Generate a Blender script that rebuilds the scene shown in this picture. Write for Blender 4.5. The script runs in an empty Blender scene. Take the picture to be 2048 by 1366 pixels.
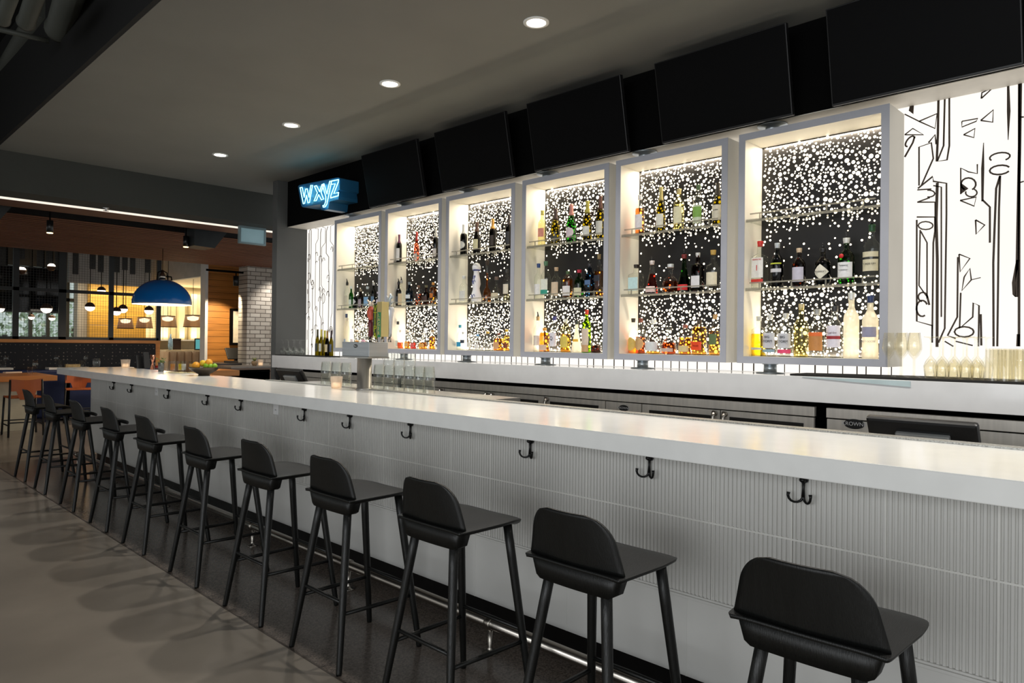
import bpy, bmesh, math, random
from mathutils import Vector, Matrix
PI = math.pi
S = bpy.context.scene
COL = S.collection

# ---------------------------------------------------------------- camera
F_PX, YAW, PITCH, ROLL, HC = 1428.08, math.radians(45.404), math.radians(.2101), math.radians(.6322), 1.38
_F = Vector((math.sin(YAW)*math.cos(PITCH), math.cos(YAW)*math.cos(PITCH), math.sin(PITCH)))
_r0 = Vector((math.cos(YAW), -math.sin(YAW), 0)); _u0 = _r0.cross(_F)
_R = math.cos(ROLL)*_r0 + math.sin(ROLL)*_u0
_U = -math.sin(ROLL)*_r0 + math.cos(ROLL)*_u0
cd = bpy.data.cameras.new('camera'); cam = bpy.data.objects.new('camera', cd); COL.objects.link(cam)
cd.sensor_width = 36; cd.lens = F_PX/2048*36; cd.clip_start = .05; cd.clip_end = 200
cam.matrix_world = Matrix(((_R.x, _U.x, -_F.x, 0), (_R.y, _U.y, -_F.y, 0), (_R.z, _U.z, -_F.z, HC), (0, 0, 0, 1)))
S.camera = cam

def at(x, y, **k):
    """point of the photograph's ray on a plane X=, Y= or Z= of the room"""
    d = _F + _R*((x-1024)/F_PX) - _U*((y-683)/F_PX)
    (n, v), = k.items(); i = 'XYZ'.index(n)
    return Vector((0, 0, HC)) + d*((v-(HC if i == 2 else 0))/d[i])

# ---------------------------------------------------------------- world, exposure
w = bpy.data.worlds.new('world'); S.world = w; w.use_nodes = True
bg = w.node_tree.nodes['Background']; bg.inputs[0].default_value = (.84, .85, .84, 1); bg.inputs[1].default_value = .62
S.view_settings.view_transform = 'Standard'; S.view_settings.look = 'None'
S.view_settings.gamma = 1; S.view_settings.use_curve_mapping = False
S.view_settings.exposure = .35
S.cycles.transparent_max_bounces = 32; S.cycles.max_bounces = 8
S.cycles.sample_clamp_indirect = 4; S.cycles.caustics_reflective = False; S.cycles.caustics_refractive = False

def lamp(name, kind, loc, power, color=(1, 1, 1), rot=(0, 0, 0), **k):
    l = bpy.data.lights.new(name, kind); l.energy = power; l.color = color
    for a, v in k.items(): setattr(l, a, v)
    o = bpy.data.objects.new(name, l); COL.objects.link(o); o.location = loc; o.rotation_euler = rot
    return o

# daylight falling in from the hotel's glazed front, behind and to the left of the bar
lamp('window_daylight', 'AREA', (-5.5, -1.0, 2.0), 210, (.93, .97, 1), (0, math.radians(-82), math.radians(-12)), shape='RECTANGLE', size=2.6, size_y=7)

# ---------------------------------------------------------------- materials
def lin(c):
    return tuple((v/255/12.92 if v/255 <= .04045 else ((v/255+.055)/1.055)**2.4) for v in c)
_m = {}
def mat(name, c, rough=.5, metal=0, noise=.08, scale=6, bump=0, spec=.5, emit=None, es=0, aniso=None, bscale=None, coat=0):
    if name in _m: return _m[name]
    m = bpy.data.materials.new(name); m.use_nodes = True; nt = m.node_tree; b = nt.nodes['Principled BSDF']
    c = lin(c)
    b.inputs['Roughness'].default_value = rough; b.inputs['Metallic'].default_value = metal
    b.inputs['Specular IOR Level'].default_value = spec; b.inputs['Coat Weight'].default_value = coat
    tc = nt.nodes.new('ShaderNodeTexCoord'); mp = nt.nodes.new('ShaderNodeMapping')
    nt.links.new(tc.outputs['Object'], mp.inputs[0])
    if aniso: mp.inputs['Scale'].default_value = aniso
    n = nt.nodes.new('ShaderNodeTexNoise'); n.inputs['Scale'].default_value = scale; n.inputs['Detail'].default_value = 4
    nt.links.new(mp.outputs[0], n.inputs['Vector'])
    r = nt.nodes.new('ShaderNodeValToRGB')
    r.color_ramp.elements[0].position = .3; r.color_ramp.elements[1].position = .7
    r.color_ramp.elements[0].color = (*[v*(1-noise) for v in c], 1)
    r.color_ramp.elements[1].color = (*[min(1, v*(1+noise)) for v in c], 1)
    nt.links.new(n.outputs[0], r.inputs[0]); nt.links.new(r.outputs[0], b.inputs['Base Color'])
    if bump:
        bn = nt.nodes.new('ShaderNodeBump'); bn.inputs['Strength'].default_value = bump; bn.inputs['Distance'].default_value = .004
        n2 = nt.nodes.new('ShaderNodeTexNoise'); n2.inputs['Scale'].default_value = bscale or scale*4
        nt.links.new(mp.outputs[0], n2.inputs['Vector']); nt.links.new(n2.outputs[0], bn.inputs['Height']); nt.links.new(bn.outputs[0], b.inputs['Normal'])
    if emit:
        b.inputs['Emission Color'].default_value = (*lin(emit), 1); b.inputs['Emission Strength'].default_value = es
    _m[name] = m
    return m

def glass(name, c=(255, 255, 255), edge=(120, 130, 130), rough=.02, mixf=.0):
    """thin glass: what passes is tinted, more so where one looks along the wall of the vessel"""
    if name in _m: return _m[name]
    m = bpy.data.materials.new(name); m.use_nodes = True; nt = m.node_tree; nt.nodes.clear()
    out = nt.nodes.new('ShaderNodeOutputMaterial'); tr = nt.nodes.new('ShaderNodeBsdfTransparent'); gl = nt.nodes.new('ShaderNodeBsdfGlossy')
    gl.inputs['Roughness'].default_value = rough
    lw = nt.nodes.new('ShaderNodeLayerWeight'); lw.inputs[0].default_value = .25
    rp = nt.nodes.new('ShaderNodeValToRGB'); rp.color_ramp.elements[0].position = .55; rp.color_ramp.elements[1].position = 1
    rp.color_ramp.elements[0].color = (*lin(c), 1); rp.color_ramp.elements[1].color = (*lin(edge), 1)
    l2 = nt.nodes.new('ShaderNodeLayerWeight'); l2.inputs[0].default_value = .5
    pw = nt.nodes.new('ShaderNodeMath'); pw.operation = 'POWER'; pw.inputs[1].default_value = 4; nt.links.new(l2.outputs['Facing'], pw.inputs[0])
    fr = nt.nodes.new('ShaderNodeMapRange'); fr.inputs['To Min'].default_value = .035; fr.inputs['To Max'].default_value = .55; nt.links.new(pw.outputs[0], fr.inputs[0])
    nt.links.new(lw.outputs['Facing'], rp.inputs[0]); nt.links.new(rp.outputs[0], tr.inputs[0])
    mx = nt.nodes.new('ShaderNodeMixShader'); nt.links.new(fr.outputs[0], mx.inputs[0])
    nt.links.new(tr.outputs[0], mx.inputs[1]); nt.links.new(gl.outputs[0], mx.inputs[2])
    last = mx
    if mixf:
        df = nt.nodes.new('ShaderNodeBsdfTranslucent'); df.inputs[0].default_value = (*lin(c), 1)
        d2 = nt.nodes.new('ShaderNodeBsdfDiffuse'); d2.inputs[0].default_value = (*lin(c), 1)
        ad = nt.nodes.new('ShaderNodeMixShader'); ad.inputs[0].default_value = .5
        nt.links.new(df.outputs[0], ad.inputs[1]); nt.links.new(d2.outputs[0], ad.inputs[2])
        m2 = nt.nodes.new('ShaderNodeMixShader'); m2.inputs[0].default_value = mixf
        nt.links.new(mx.outputs[0], m2.inputs[1]); nt.links.new(ad.outputs[0], m2.inputs[2]); last = m2
    nt.links.new(last.outputs[0], out.inputs[0])
    _m[name] = m
    return m

def glow(name, c, s):
    if name in _m: return _m[name]
    m = bpy.data.materials.new(name); m.use_nodes = True; nt = m.node_tree; nt.nodes.clear()
    out = nt.nodes.new('ShaderNodeOutputMaterial'); e = nt.nodes.new('ShaderNodeEmission')
    tc = nt.nodes.new('ShaderNodeTexCoord'); n = nt.nodes.new('ShaderNodeTexNoise'); n.inputs['Scale'].default_value = 1.2
    nt.links.new(tc.outputs['Object'], n.inputs['Vector'])
    mr = nt.nodes.new('ShaderNodeMapRange'); mr.inputs['To Min'].default_value = s*.9; mr.inputs['To Max'].default_value = s*1.1
    nt.links.new(n.outputs[0], mr.inputs[0]); nt.links.new(mr.outputs[0], e.inputs[1])
    e.inputs[0].default_value = (*lin(c), 1); nt.links.new(e.outputs[0], out.inputs[0])
    _m[name] = m
    return m

# ---------------------------------------------------------------- mesh building
class MB:
    def __init__(s): s.bm = bmesh.new(); s.sm = False
    def verts_faces(s, vs, fs, smooth=False):
        v = [s.bm.verts.new(p) for p in vs]
        for f in fs:
            try: q = s.bm.faces.new([v[i] for i in f]); q.smooth = smooth
            except ValueError: pass
        return v
    def box(s, x0, x1, y0, y1, z0, z1, M=None):
        vs = [Vector((x, y, z)) for x in (x0, x1) for y in (y0, y1) for z in (z0, z1)]
        if M: vs = [M @ v for v in vs]
        s.verts_faces(vs, [(0, 1, 3, 2), (4, 6, 7, 5), (0, 4, 5, 1), (2, 3, 7, 6), (0, 2, 6, 4), (1, 5, 7, 3)])
        return s
    def rings(s, rings, close=True, cap0=True, cap1=True, smooth=True):
        n = len(rings[0]); vs = [p for r in rings for p in r]; fs = []
        for i in range(len(rings)-1):
            for j in range(n if close else n-1):
                k = (j+1) % n
                fs.append((i*n+j, i*n+k, (i+1)*n+k, (i+1)*n+j))
        v = s.verts_faces(vs, fs, smooth)
        if cap0 and close: 
            try: s.bm.faces.new(v[:n][::-1])
            except ValueError: pass
        if cap1 and close:
            try: s.bm.faces.new(v[-n:])
            except ValueError: pass
        return s
    def tube(s, pts, r, seg=10, cap=True, rv=None):
        pts = [Vector(p) for p in pts]; rs = []; prev = None
        for i, p in enumerate(pts):
            t = (pts[min(i+1, len(pts)-1)]-pts[max(i-1, 0)]).normalized()
            if prev is None:
                a = t.orthogonal().normalized()
            else:
                a = (prev - t*prev.dot(t)); a = a.normalized() if a.length > 1e-6 else t.orthogonal().normalized()
            prev = a; b = t.cross(a); q = rv[i] if rv else r
            rs.append([p + a*math.cos(2*PI*j/seg)*q + b*math.sin(2*PI*j/seg)*q for j in range(seg)])
        return s.rings(rs, cap0=cap, cap1=cap)
    def lathe(s, prof, c=(0, 0, 0), seg=20, n=2, sy=1, cap0=True, cap1=True, rot=0):
        c = Vector(c); rs = []
        for r, z in prof:
            ring = []
            for j in range(seg):
                a = 2*PI*(j+.5)/seg; ca, sa = math.cos(a), math.sin(a)
                k = r/((abs(ca)**n+abs(sa)**n)**(1/n)) if n != 2 else r
                x, y = k*ca, k*sa*sy
                if rot: x, y = x*math.cos(rot)-y*math.sin(rot), x*math.sin(rot)+y*math.cos(rot)
                ring.append(c+Vector((x, y, z)))
            rs.append(ring)
        return s.rings(rs, cap0=cap0, cap1=cap1)
    def prism(s, pts, d):
        """pts: closed 3D outline, d: extrusion vector"""
        d = Vector(d); n = len(pts); pts = [Vector(p) for p in pts]
        v = s.verts_faces(pts+[p+d for p in pts], [(i, (i+1) % n, n+(i+1) % n, n+i) for i in range(n)])
        for L in (v[:n][::-1], v[n:]):
            try: s.bm.faces.new(L)
            except ValueError: pass
        return s
    def ribbon(s, pts, w, d=(-.003, 0, 0)):
        """flat band of width w along pts lying in a plane X=const, thickness d"""
        pts = [Vector(p) for p in pts]; L = []; R_ = []
        for i, p in enumerate(pts):
            t = (pts[min(i+1, len(pts)-1)]-pts[max(i-1, 0)])
            t = t.normalized() if t.length > 1e-9 else Vector((0, 0, 1))
            nn = Vector((0, -t.z, t.y)); ww = w[i] if isinstance(w, (list, tuple)) else w
            L.append(p+nn*ww/2); R_.append(p-nn*ww/2)
        d = Vector(d)
        for i in range(len(pts)-1):
            q = [L[i], L[i+1], R_[i+1], R_[i]]
            s.verts_faces(q+[a+d for a in q], [(0, 1, 2, 3), (7, 6, 5, 4), (0, 4, 5, 1), (1, 5, 6, 2), (2, 6, 7, 3), (3, 7, 4, 0)])
        return s
    def obj(s, name, m, parent=None, loc=None, bevel=0, rz=0, mesh_only=False):
        bmesh.ops.recalc_face_normals(s.bm, faces=s.bm.faces)
        me = bpy.data.meshes.new(name); s.bm.to_mesh(me); s.bm.free(); me.materials.append(m)
        o = bpy.data.objects.new(name, me); COL.objects.link(o)
        if parent: o.parent = parent
        if loc: o.location = loc
        if rz: o.rotation_euler.z = rz
        if bevel:
            b = o.modifiers.new('bevel', 'BEVEL'); b.width = bevel; b.segments = 2; b.limit_method = 'ANGLE'
        return o

def box(*a): return MB().box(*a)
def tag(o, label, cat, group=None, kind=None):
    o['label'] = label; o['category'] = cat
    if group: o['group'] = group
    if kind: o['kind'] = kind
    return o
def thing(name, label, cat, loc=(0, 0, 0), rz=0, group=None):
    o = bpy.data.objects.new(name, None); COL.objects.link(o); o.location = loc; o.rotation_euler = (0, 0, rz)
    o.empty_display_size = .05
    return tag(o, label, cat, group)
def struct(o): o['kind'] = 'structure'; return o
def dup(root, loc, rz=0, label=None):
    r = root.copy(); COL.objects.link(r); r.location = loc; r.rotation_euler.z = rz
    if label: r['label'] = label
    for ch in list(root.children):
        c = ch.copy(); COL.objects.link(c); c.parent = r
        for g in ch.children:
            d = g.copy(); COL.objects.link(d); d.parent = c
    return r
def text(body, size, m, parent, loc, rot, depth=.0004, align='CENTER', sx=1, name='lettering'):
    cu = bpy.data.curves.new('t', 'FONT'); cu.body = body; cu.size = size; cu.extrude = depth; cu.align_x = align; cu.align_y = 'CENTER'
    t = bpy.data.objects.new('t', cu); COL.objects.link(t)
    dg = bpy.context.evaluated_depsgraph_get(); me = bpy.data.meshes.new_from_object(t.evaluated_get(dg))
    bpy.data.objects.remove(t); bpy.data.curves.remove(cu)
    me.name = name; me.materials.clear(); me.materials.append(m)
    o = bpy.data.objects.new(name, me); COL.objects.link(o); o.parent = parent; o.location = loc; o.rotation_euler = rot; o.scale.x = sx
    return o
ROTX = (PI/2, 0, -PI/2)       # lettering that faces -X, reading towards -Y
ROTY = (PI/2, 0, 0)           # lettering that faces -Y

# shared materials
M_ceil = mat('ceiling_paint', (122, 121, 116), .85, scale=1.5, noise=.05, bump=.1)
M_blk = mat('black_paint', (4, 4, 4), .9, spec=.1, noise=.2)
M_blk2 = mat('plenum_black', (7, 7, 7), .8, noise=.3, scale=1)
M_duct = mat('duct_dark', (62, 64, 58), .6, noise=.15, scale=2)
M_steel = mat('brushed_steel', (176, 174, 170), .3, 1, noise=.08, scale=3, aniso=(1, 1, 40))
M_chrome = mat('chrome', (170, 164, 156), .27, 1, noise=.03)
M_quartz = mat('white_quartz', (244, 244, 241), .16, noise=.03, scale=9, spec=.6)
M_quartz2 = mat('back_counter_quartz', (226, 226, 226), .12, noise=.03, scale=9)
M_tile = mat('bar_tile', (206, 205, 201), .42, noise=.04, scale=3)
M_tile2 = mat('bar_panel', (208, 207, 203), .4, noise=.05, scale=3)
M_white = mat('white_paint', (225, 225, 225), .45, noise=.03)
M_blkplastic = mat('black_plastic', (22, 22, 23), .35, noise=.1)
M_mat = mat('rubber_mat', (20, 19, 17), .8, noise=.2, scale=80, bump=.6)
M_stool = mat('black_ash', (13, 14, 13), .45, spec=.4, noise=.25, scale=9, aniso=(1, 9, 1), bump=.25, bscale=60)
M_stoolleg = mat('black_ash_leg', (14, 15, 14), .4, spec=.4, noise=.3, scale=14, aniso=(6, 6, .6), bump=.3, bscale=50)
M_clear = glass('clear_glass', (250, 252, 250), (120, 126, 124))
M_acryl = glass('acrylic', (238, 240, 238), (150, 150, 140))

# ================================================================ SETTING
# floor: pale polished concrete and the dark terrazzo strip along the bar
def floor_mat():
    m = mat('polished_concrete', (146, 137, 125), .22, noise=.16, scale=1.3, spec=.5)
    nt = m.node_tree; b = nt.nodes['Principled BSDF']
    n = nt.nodes.new('ShaderNodeTexNoise'); n.inputs['Scale'].default_value = 2.2; n.inputs['Detail'].default_value = 6
    mr = nt.nodes.new('ShaderNodeMapRange'); mr.inputs['To Min'].default_value = .16; mr.inputs['To Max'].default_value = .36
    nt.links.new(n.outputs[0], mr.inputs[0]); nt.links.new(mr.outputs[0], b.inputs['Roughness'])
    return m
M_floor = floor_mat()
def terrazzo():
    m = mat('dark_terrazzo', (62, 56, 52), .2, noise=.15, scale=3)
    nt = m.node_tree; b = nt.nodes['Principled BSDF']
    v = nt.nodes.new('ShaderNodeTexVoronoi'); v.inputs['Scale'].default_value = 150
    tc = nt.nodes.new('ShaderNodeTexCoord'); nt.links.new(tc.outputs['Object'], v.inputs['Vector'])
    r = nt.nodes.new('ShaderNodeValToRGB'); e = r.color_ramp.elements
    e[0].position = .0; e[0].color = (*lin((78, 71, 66)), 1); e[1].position = 1; e[1].color = (*lin((124, 113, 104)), 1)
    sp = nt.nodes.new('ShaderNodeSeparateColor'); nt.links.new(v.outputs['Color'], sp.inputs[0]); nt.links.new(sp.outputs[0], r.inputs[0])
    nt.links.new(r.outputs[0], b.inputs['Base Color'])
    return m
M_terr = terrazzo()
f = MB(); f.verts_faces([(-9, -4, 0), (1.6, -4, 0), (1.6, 9.6, 0), (-9, 9.6, 0)], [(0, 1, 2, 3)])
f.verts_faces([(-9, 9.6, 0), (12, 9.6, 0), (12, 24, 0), (-9, 24, 0)], [(0, 1, 2, 3)])
struct(f.obj('floor', M_floor))
f = MB(); f.verts_faces([(1.6, -4, 0), (4.7, -4, 0), (4.7, 9.6, 0), (1.6, 9.6, 0)], [(0, 1, 2, 3)])
struct(f.obj('floor', M_terr))
struct(box(1.594, 1.603, -4, 9.6, 0, .0015).obj('trim_1', mat('floor_joint', (70, 62, 55), .6)))
# slab joints of the concrete
CZ = 3.313
# dropped ceiling over the bar, black plenum left of it
struct(box(1.472, 4.6, -3.0, 8.87, CZ, 3.45).obj('ceiling', M_ceil))
struct(box(1.44, 1.471, -3.0, 8.87, CZ+.001, 4.3).obj('wall_bulkhead', M_blk2))
struct(box(-9, 1.47, -4, 10.5, 4.3, 4.4).obj('ceiling', M_blk2))
struct(box(-9, 12, 9.3, 24, 3.75, 3.85).obj('ceiling', mat('dining_plenum', (30, 30, 30), .8)))
# beam at the end of the bar area, with a recessed light line along its far lower edge
struct(box(-9, 5.4, 8.87, 9.285, 2.905, 4.3).obj('wall_beam', mat('beam_paint', (58, 60, 56), .8, noise=.06, scale=2)))
struct(box(-9, 5.2, 9.285, 9.41, 2.900, 2.915).obj('trim_2', glow('light_line', (255, 243, 226), .85)))
struct(box(-9, 5.2, 9.41, 9.92, 2.905, 2.95).obj('ceiling', mat('ceiling_wood_edge', (112, 78, 62), .6, scale=4, aniso=(.3, 6, 1))))
# back bar wall, soffit and valance
struct(box(4.503, 4.62, -.6, 8.14, 0, 3.5).obj('wall_right', mat('back_wall', (60, 60, 58), .8)))
struct(box(4.23, 4.5, -.6, 8.01, 2.768, CZ-.001).obj('wall_valance', M_blk))
struct(box(4.236, 4.5, -.6, 8.008, 2.764, 2.768).obj('ceiling', mat('soffit_paint', (232, 226, 214), .5)))
struct(box(4.10, 4.5, 8.012, 8.13, 0, CZ-.001).obj('wall_wing', mat('wing_paint', (86, 87, 86), .7, noise=.05, scale=3)))
struct(box(4.44, 4.49, -.6, 8.0, 0.0, 1.06).obj('wall_recess', M_blk))

# backlit mural
M_mural = glow('lit_mural_panel', (255, 249, 240), .88)
mur = tag(box(4.490, 4.5, .12, 8.0, 1.217, 2.763).obj('mural', M_mural), 'backlit white wall mural of black angular line drawing behind the display cases', 'mural')
M_line = mat('mural_line', (52, 38, 24), .6)
mb = MB()
def z5(pts): return [at(1740+x/1.751, 120+y/1.751, X=4.4895) for x, y in pts]
def arc(cx, cy, rx, ry, a0, a1, n=12, rot=0):
    o = []
    for i in range(n+1):
        a = math.radians(a0+(a1-a0)*i/n); x = rx*math.cos(a); y = ry*math.sin(a)
        o.append((cx+x*math.cos(rot)-y*math.sin(rot), cy+x*math.sin(rot)+y*math.cos(rot)))
    return o
RL = [([(172, 440), (172, 305), (215, 290), (222, 345), (180, 440)], .011), ([(205, 290), (228, 262), (232, 295)], .012), ([(172, 215), (235, 188), (228, 240), (172, 215)], .010),
      ([(122, 190), (172, 215)], .009), ([(122, 262), (150, 240), (188, 262), (122, 262)], .009), (arc(140, 285, 22, 10, 150, 400, rot=-.9), .012), ([(122, 340), (150, 290), (157, 268)], .013),
      ([(240, 138), (238, 260), (234, 355)], .016), ([(262, 138), (258, 300), (236, 355), (270, 350), (278, 300), (278, 125)], .012),
      ([(168, 450), (220, 408), (222, 425), (268, 432), (268, 540), (262, 940), (240, 990)], .012), ([(236, 430), (232, 560), (236, 700), (235, 1005)], .020), ([(222, 440), (250, 445), (250, 560), (250, 900)], .010),
      ([(166, 455), (215, 452)], .010), (arc(205, 468, 22, 12, -100, 100), .010), ([(166, 498), (210, 482)], .010), ([(166, 498), (228, 498), (228, 550), (164, 550)], .011), (arc(195, 580, 26, 14, 0, 360), .010),
      ([(164, 560), (164, 915), (218, 930), (218, 990), (222, 640), (228, 600), (228, 550)], .012), ([(176, 595), (172, 790), (200, 830), (200, 640), (178, 600)], .010),
      (arc(183, 870, 20, 28, 60, 330), .013), (arc(185, 830, 16, 16, 100, 380), .012), ([(200, 825), (208, 858)], .014),
      ([(322, 215), (378, 205), (372, 215), (322, 235), (322, 215)], .008), ([(328, 262), (368, 240), (364, 272), (328, 262)], .009), ([(388, 212), (432, 175), (430, 218), (388, 212)], .010), ([(390, 135), (392, 115), (430, 98), (390, 135)], .010),
      ([(484, 84), (486, 180), (484, 280)], [.014, .022, .004]), ([(527, 80), (524, 300), (518, 600), (514, 830), (505, 820), (503, 780), (518, 700)], .020), ([(527, 200), (539, 200)], .010), ([(523, 430), (539, 425)], .009), ([(523, 80), (522, 1003)], .016),
      (arc(455, 340, 36, 15, 150, 420, rot=-.15), .011), (arc(455, 385, 36, 16, 30, 340, rot=-.12), .012), ([(398, 290), (395, 380), (394, 495)], [.004, .020, .014]), ([(394, 490), (420, 515), (420, 640)], .013),
      ([(318, 470), (318, 378), (345, 392), (376, 398), (376, 365)], .009), (arc(345, 435, 26, 22, 120, 420), .012), ([(316, 492), (365, 512), (372, 480), (316, 492)], .010), (arc(355, 465, 20, 14, -60, 200), .010),
      ([(370, 560), (402, 578), (372, 610), (370, 560)], .011), ([(456, 405), (452, 520), (446, 1003)], .013), ([(456, 405), (442, 450), (436, 600), (432, 710), (433, 1003)], .014),
      ([(312, 680), (350, 695), (316, 742), (312, 680)], .010), ([(330, 760), (350, 730), (355, 770), (322, 808), (330, 760)], .010), ([(355, 770), (388, 762)], .006), ([(308, 690), (306, 900), (272, 965), (300, 975)], .012), ([(318, 815), (314, 940), (360, 900), (362, 850), (382, 860), (380, 1003)], .011),
      (arc(330, 952, 34, 18, 0, 360), .012), ([(388, 890), (390, 1000)], .014), ([(262, 985), (292, 1003)], .010), ([(300, 985), (360, 1000)], .010), ([(520, 960), (518, 1003)], .02)]
for p, ww in RL: mb.ribbon(z5(p), [q*.72 for q in ww] if isinstance(ww, list) else ww*.72)
mb.prism(z5([(318, 430), (345, 450), (318, 470)]), (-.003, 0, 0)); mb.prism(z5([(140, 160), (154, 160), (152, 190), (136, 178)]), (-.003, 0, 0))
random.seed(5)
# rest of the drawing behind the cases and at the far end of the counter
y = 1.25
while y < 7.95:
    y += random.uniform(.05, .11)
    pts = [(4.4895, y, 1.218)]; z = 1.218; yy = y
    while z < 2.7:
        z += random.uniform(.12, .35)
        pts.append((4.4895, yy, min(z, 2.75)))
        if random.random() < .55:
            yy = min(7.96, y + random.uniform(-.05, .05)); z += .05; pts.append((4.4895, yy, min(z, 2.76)))
    mb.ribbon(pts, random.choice([.005, .006, .008]))
    if y > 6.8 or random.random() < .3:
        for k in range(4):
            zc = random.uniform(1.3, 2.65); rr = random.uniform(.015, .04)
            mb.ribbon([(4.4895, min(7.97, y+rr*math.cos(a*.5)), zc+1.6*rr*math.sin(a*.5)) for a in range(random.randint(6, 12))], .005)
dr = mb.obj('line_drawing', M_line, mur); dr['label'] = 'black angular line drawing'

# ================================================================ BAR
YE = 9.0
base = thing('bar_cabinet', 'long white bar front with fluted tiles above smooth panels and black toe kick', 'bar', (2.4, 4.5, 0))
def fl(z0, z1, y0=-.8, y1=YE-.02):
    m = MB(); pitch = .0166; a = []; b = []; k = 0
    while y0+k*pitch < y1-pitch:
        for ph, d in ((0, 0), (.46, 0), (.54, .0045), (.65, .0068), (.77, .0074), (.88, .0064), (.97, .004)):
            yy = y0+(k+ph)*pitch; a.append(Vector((d, yy-4.5, z0))); b.append(Vector((d, yy-4.5, z1)))
        k += 1
    n1 = len(a); m.verts_faces(a+b, [(i, i+1, n1+i+1, n1+i) for i in range(n1-1)], False)
    return m
m = fl(.445, .724); m2 = fl(.730, .987)
o = m.obj('fluted_panel', M_tile, base); o2 = m2.obj('fluted_panel', M_tile, base)
m = MB().box(.009, .16, -5.3, YE-4.5, .133, .987)
m.obj('bar_wall', M_tile2, base)
m = MB()
for z0 in (.724,): m.box(-.001, .01, -5.3, YE-4.5-.02, z0, z0+.006)
yy = 1.3187-.2955*8
while yy < YE: m.box(-.0012, .01, yy-4.5-.0022, yy-4.5+.0022, .445, .987); yy += .2955
m.obj('tile_edge', mat('tile_edge', (222, 221, 216), .4), base)
m = MB().box(-.003, .009, -5.3, YE-4.5, .133, .427); yy = 1.42-.591*4
while yy < YE: m.box(-.0045, .0, yy-4.5-.002, yy-4.5+.002, .133, .425); yy += .591
m.obj('lower_panel', M_tile2, base)
m = MB(); m.box(-.012, .01, -5.3, YE-4.5, .427, .438); m.box(-.006, .01, -5.3, YE-4.5, .438, .446)
m.obj('trim_rail', M_tile2, base, bevel=.002)
MB().box(.05, .14, -5.3, YE-4.5-.06, 0, .133).obj('toe_kick', mat('toe_kick', (10, 10, 10), .25), base)
MB().box(-.003, .38, YE-4.5-.02, YE-4.5, .133, .987).obj('end_panel', M_tile2, base)
MB().box(.16, .41, -5.3, YE-4.5-.02, .05, .9).obj('cabinet_body', M_steel, base)
tag(box(2.126, 2.81, -.8, YE+.274, .989, 1.058).obj('bar_countertop', M_quartz, bevel=.003), 'long white polished quartz bar top with thick square edge', 'counter')
tag(box(2.775, 2.835, -.8, 5.6, 1.0585, 1.064).obj('bar_mat', mat('perforated_strip', (150, 150, 146), .4, .6, noise=.5, scale=160)), 'thin grey perforated strip along the bartender edge of the bar top', 'bar mat')
tag(box(2.836, 3.12, 3.0, 5.3, 1.02, 1.056).obj('drain_ledge', M_steel), 'steel drain ledge behind bar top under the stacked tumblers', 'ledge')

# purse hooks
def make_hook(loc, label):
    t = thing('bag_hook', label, 'hook', loc, 0, 'black bag hooks under the bar top')
    m = MB()
    m.tube([(-.001, 0, 0), (-.014, 0, 0)], .013, 12)
    m.lathe([(.0, -.001), (.009, .002), (.012, .008), (.009, .014), (0, .017)], (-.02, 0, -.008), 10)
    m.obj('knob', M_hook, t)
    m = MB(); m.tube([(-.012, 0, 0), (-.013, 0, -.03), (-.014, 0, -.058)], .0048, 8, rv=[.006, .0045, .0065]); m.obj('stem', M_hook, t)
    for sg, L in ((1, 1), (-1, .8)):
        m = MB(); pts = []
        for i in range(9):
            a = i/8*PI*1.12
            rr = .024*L*(1-math.cos(a)); zz = -.052-.024*math.sin(a)
            pts.append((-.013-rr*.55, sg*rr*.85, zz))
        m.tube(pts, .004, 8, rv=[.006, .005, .0045, .004, .004, .004, .0042, .0048, .006])
        m.obj('prong', M_hook, t)
    return t
M_hook = mat('black_iron', (16, 16, 16), .4, .4)
HK = [8.17, 7.618, 6.645, 5.805, 5.198, 4.263, 3.723, 3.126, 2.23, 1.587, .979]
ordn = ['the table end', 'second', 'third', 'fourth', 'fifth', 'sixth', 'seventh', 'eighth', 'ninth', 'tenth', 'eleventh']
h0 = make_hook((2.4, HK[0], .938), 'black bag hook under the bar top, closest to the dining tables')
for i, yv in enumerate(HK[1:], 1):
    dup(h0, (2.4, yv, .938), 0, 'black bag hook under the bar top, %s counting from the dining tables' % ordn[i])
for (px, py, zz, lb) in ((553, 815, .86, 'white power outlet on the bar front between the fifth and sixth hooks'), (314, 781, .86, 'white power outlet on the bar front near the dining end')):
    p = at(px, py, X=2.4)
    t = thing('power_outlet', lb, 'outlet', (2.4, p.y, .925))
    MB().box(-.006, 0, -.035, .035, -.055, .055).obj('cover_plate', M_white, t, bevel=.002)
    m = MB()
    for dz in (-.022, .022):
        for dy in (-.007, .007): m.box(-.0068, -.005, dy-.0015, dy+.0015, dz-.005, dz+.005)
    m.obj('slots', M_blk, t)

# foot rail
fr = thing('foot_rail', 'polished chrome foot rail on short posts along the foot of the bar', 'foot rail', (2.215, 4.5, 0))
MB().tube([(0, -5.2, .135), (0, 4.38, .135)], .0255, 18).obj('rail', M_chrome, fr)
for yv in (8.75, 7.55, 6.2, 5.02, 4.62-.0, 3.445, 2.30, 1.12, 0.0):
    if yv == 5.02: continue
    q = yv-4.5
    MB().lathe([(.036, 0), (.036, .005), (.013, .010), (.0115, .03), (.0115, .112)], (0, q, 0), 16).obj('post', M_chrome, fr)
    m = MB(); m.tube([(0, q-.018, .135), (0, q-.012, .135), (0, q+.012, .135), (0, q+.018, .135)], .03, 18, rv=[.0285, .0315, .0315, .0285]); m.obj('collar', M_chrome, fr)

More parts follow.
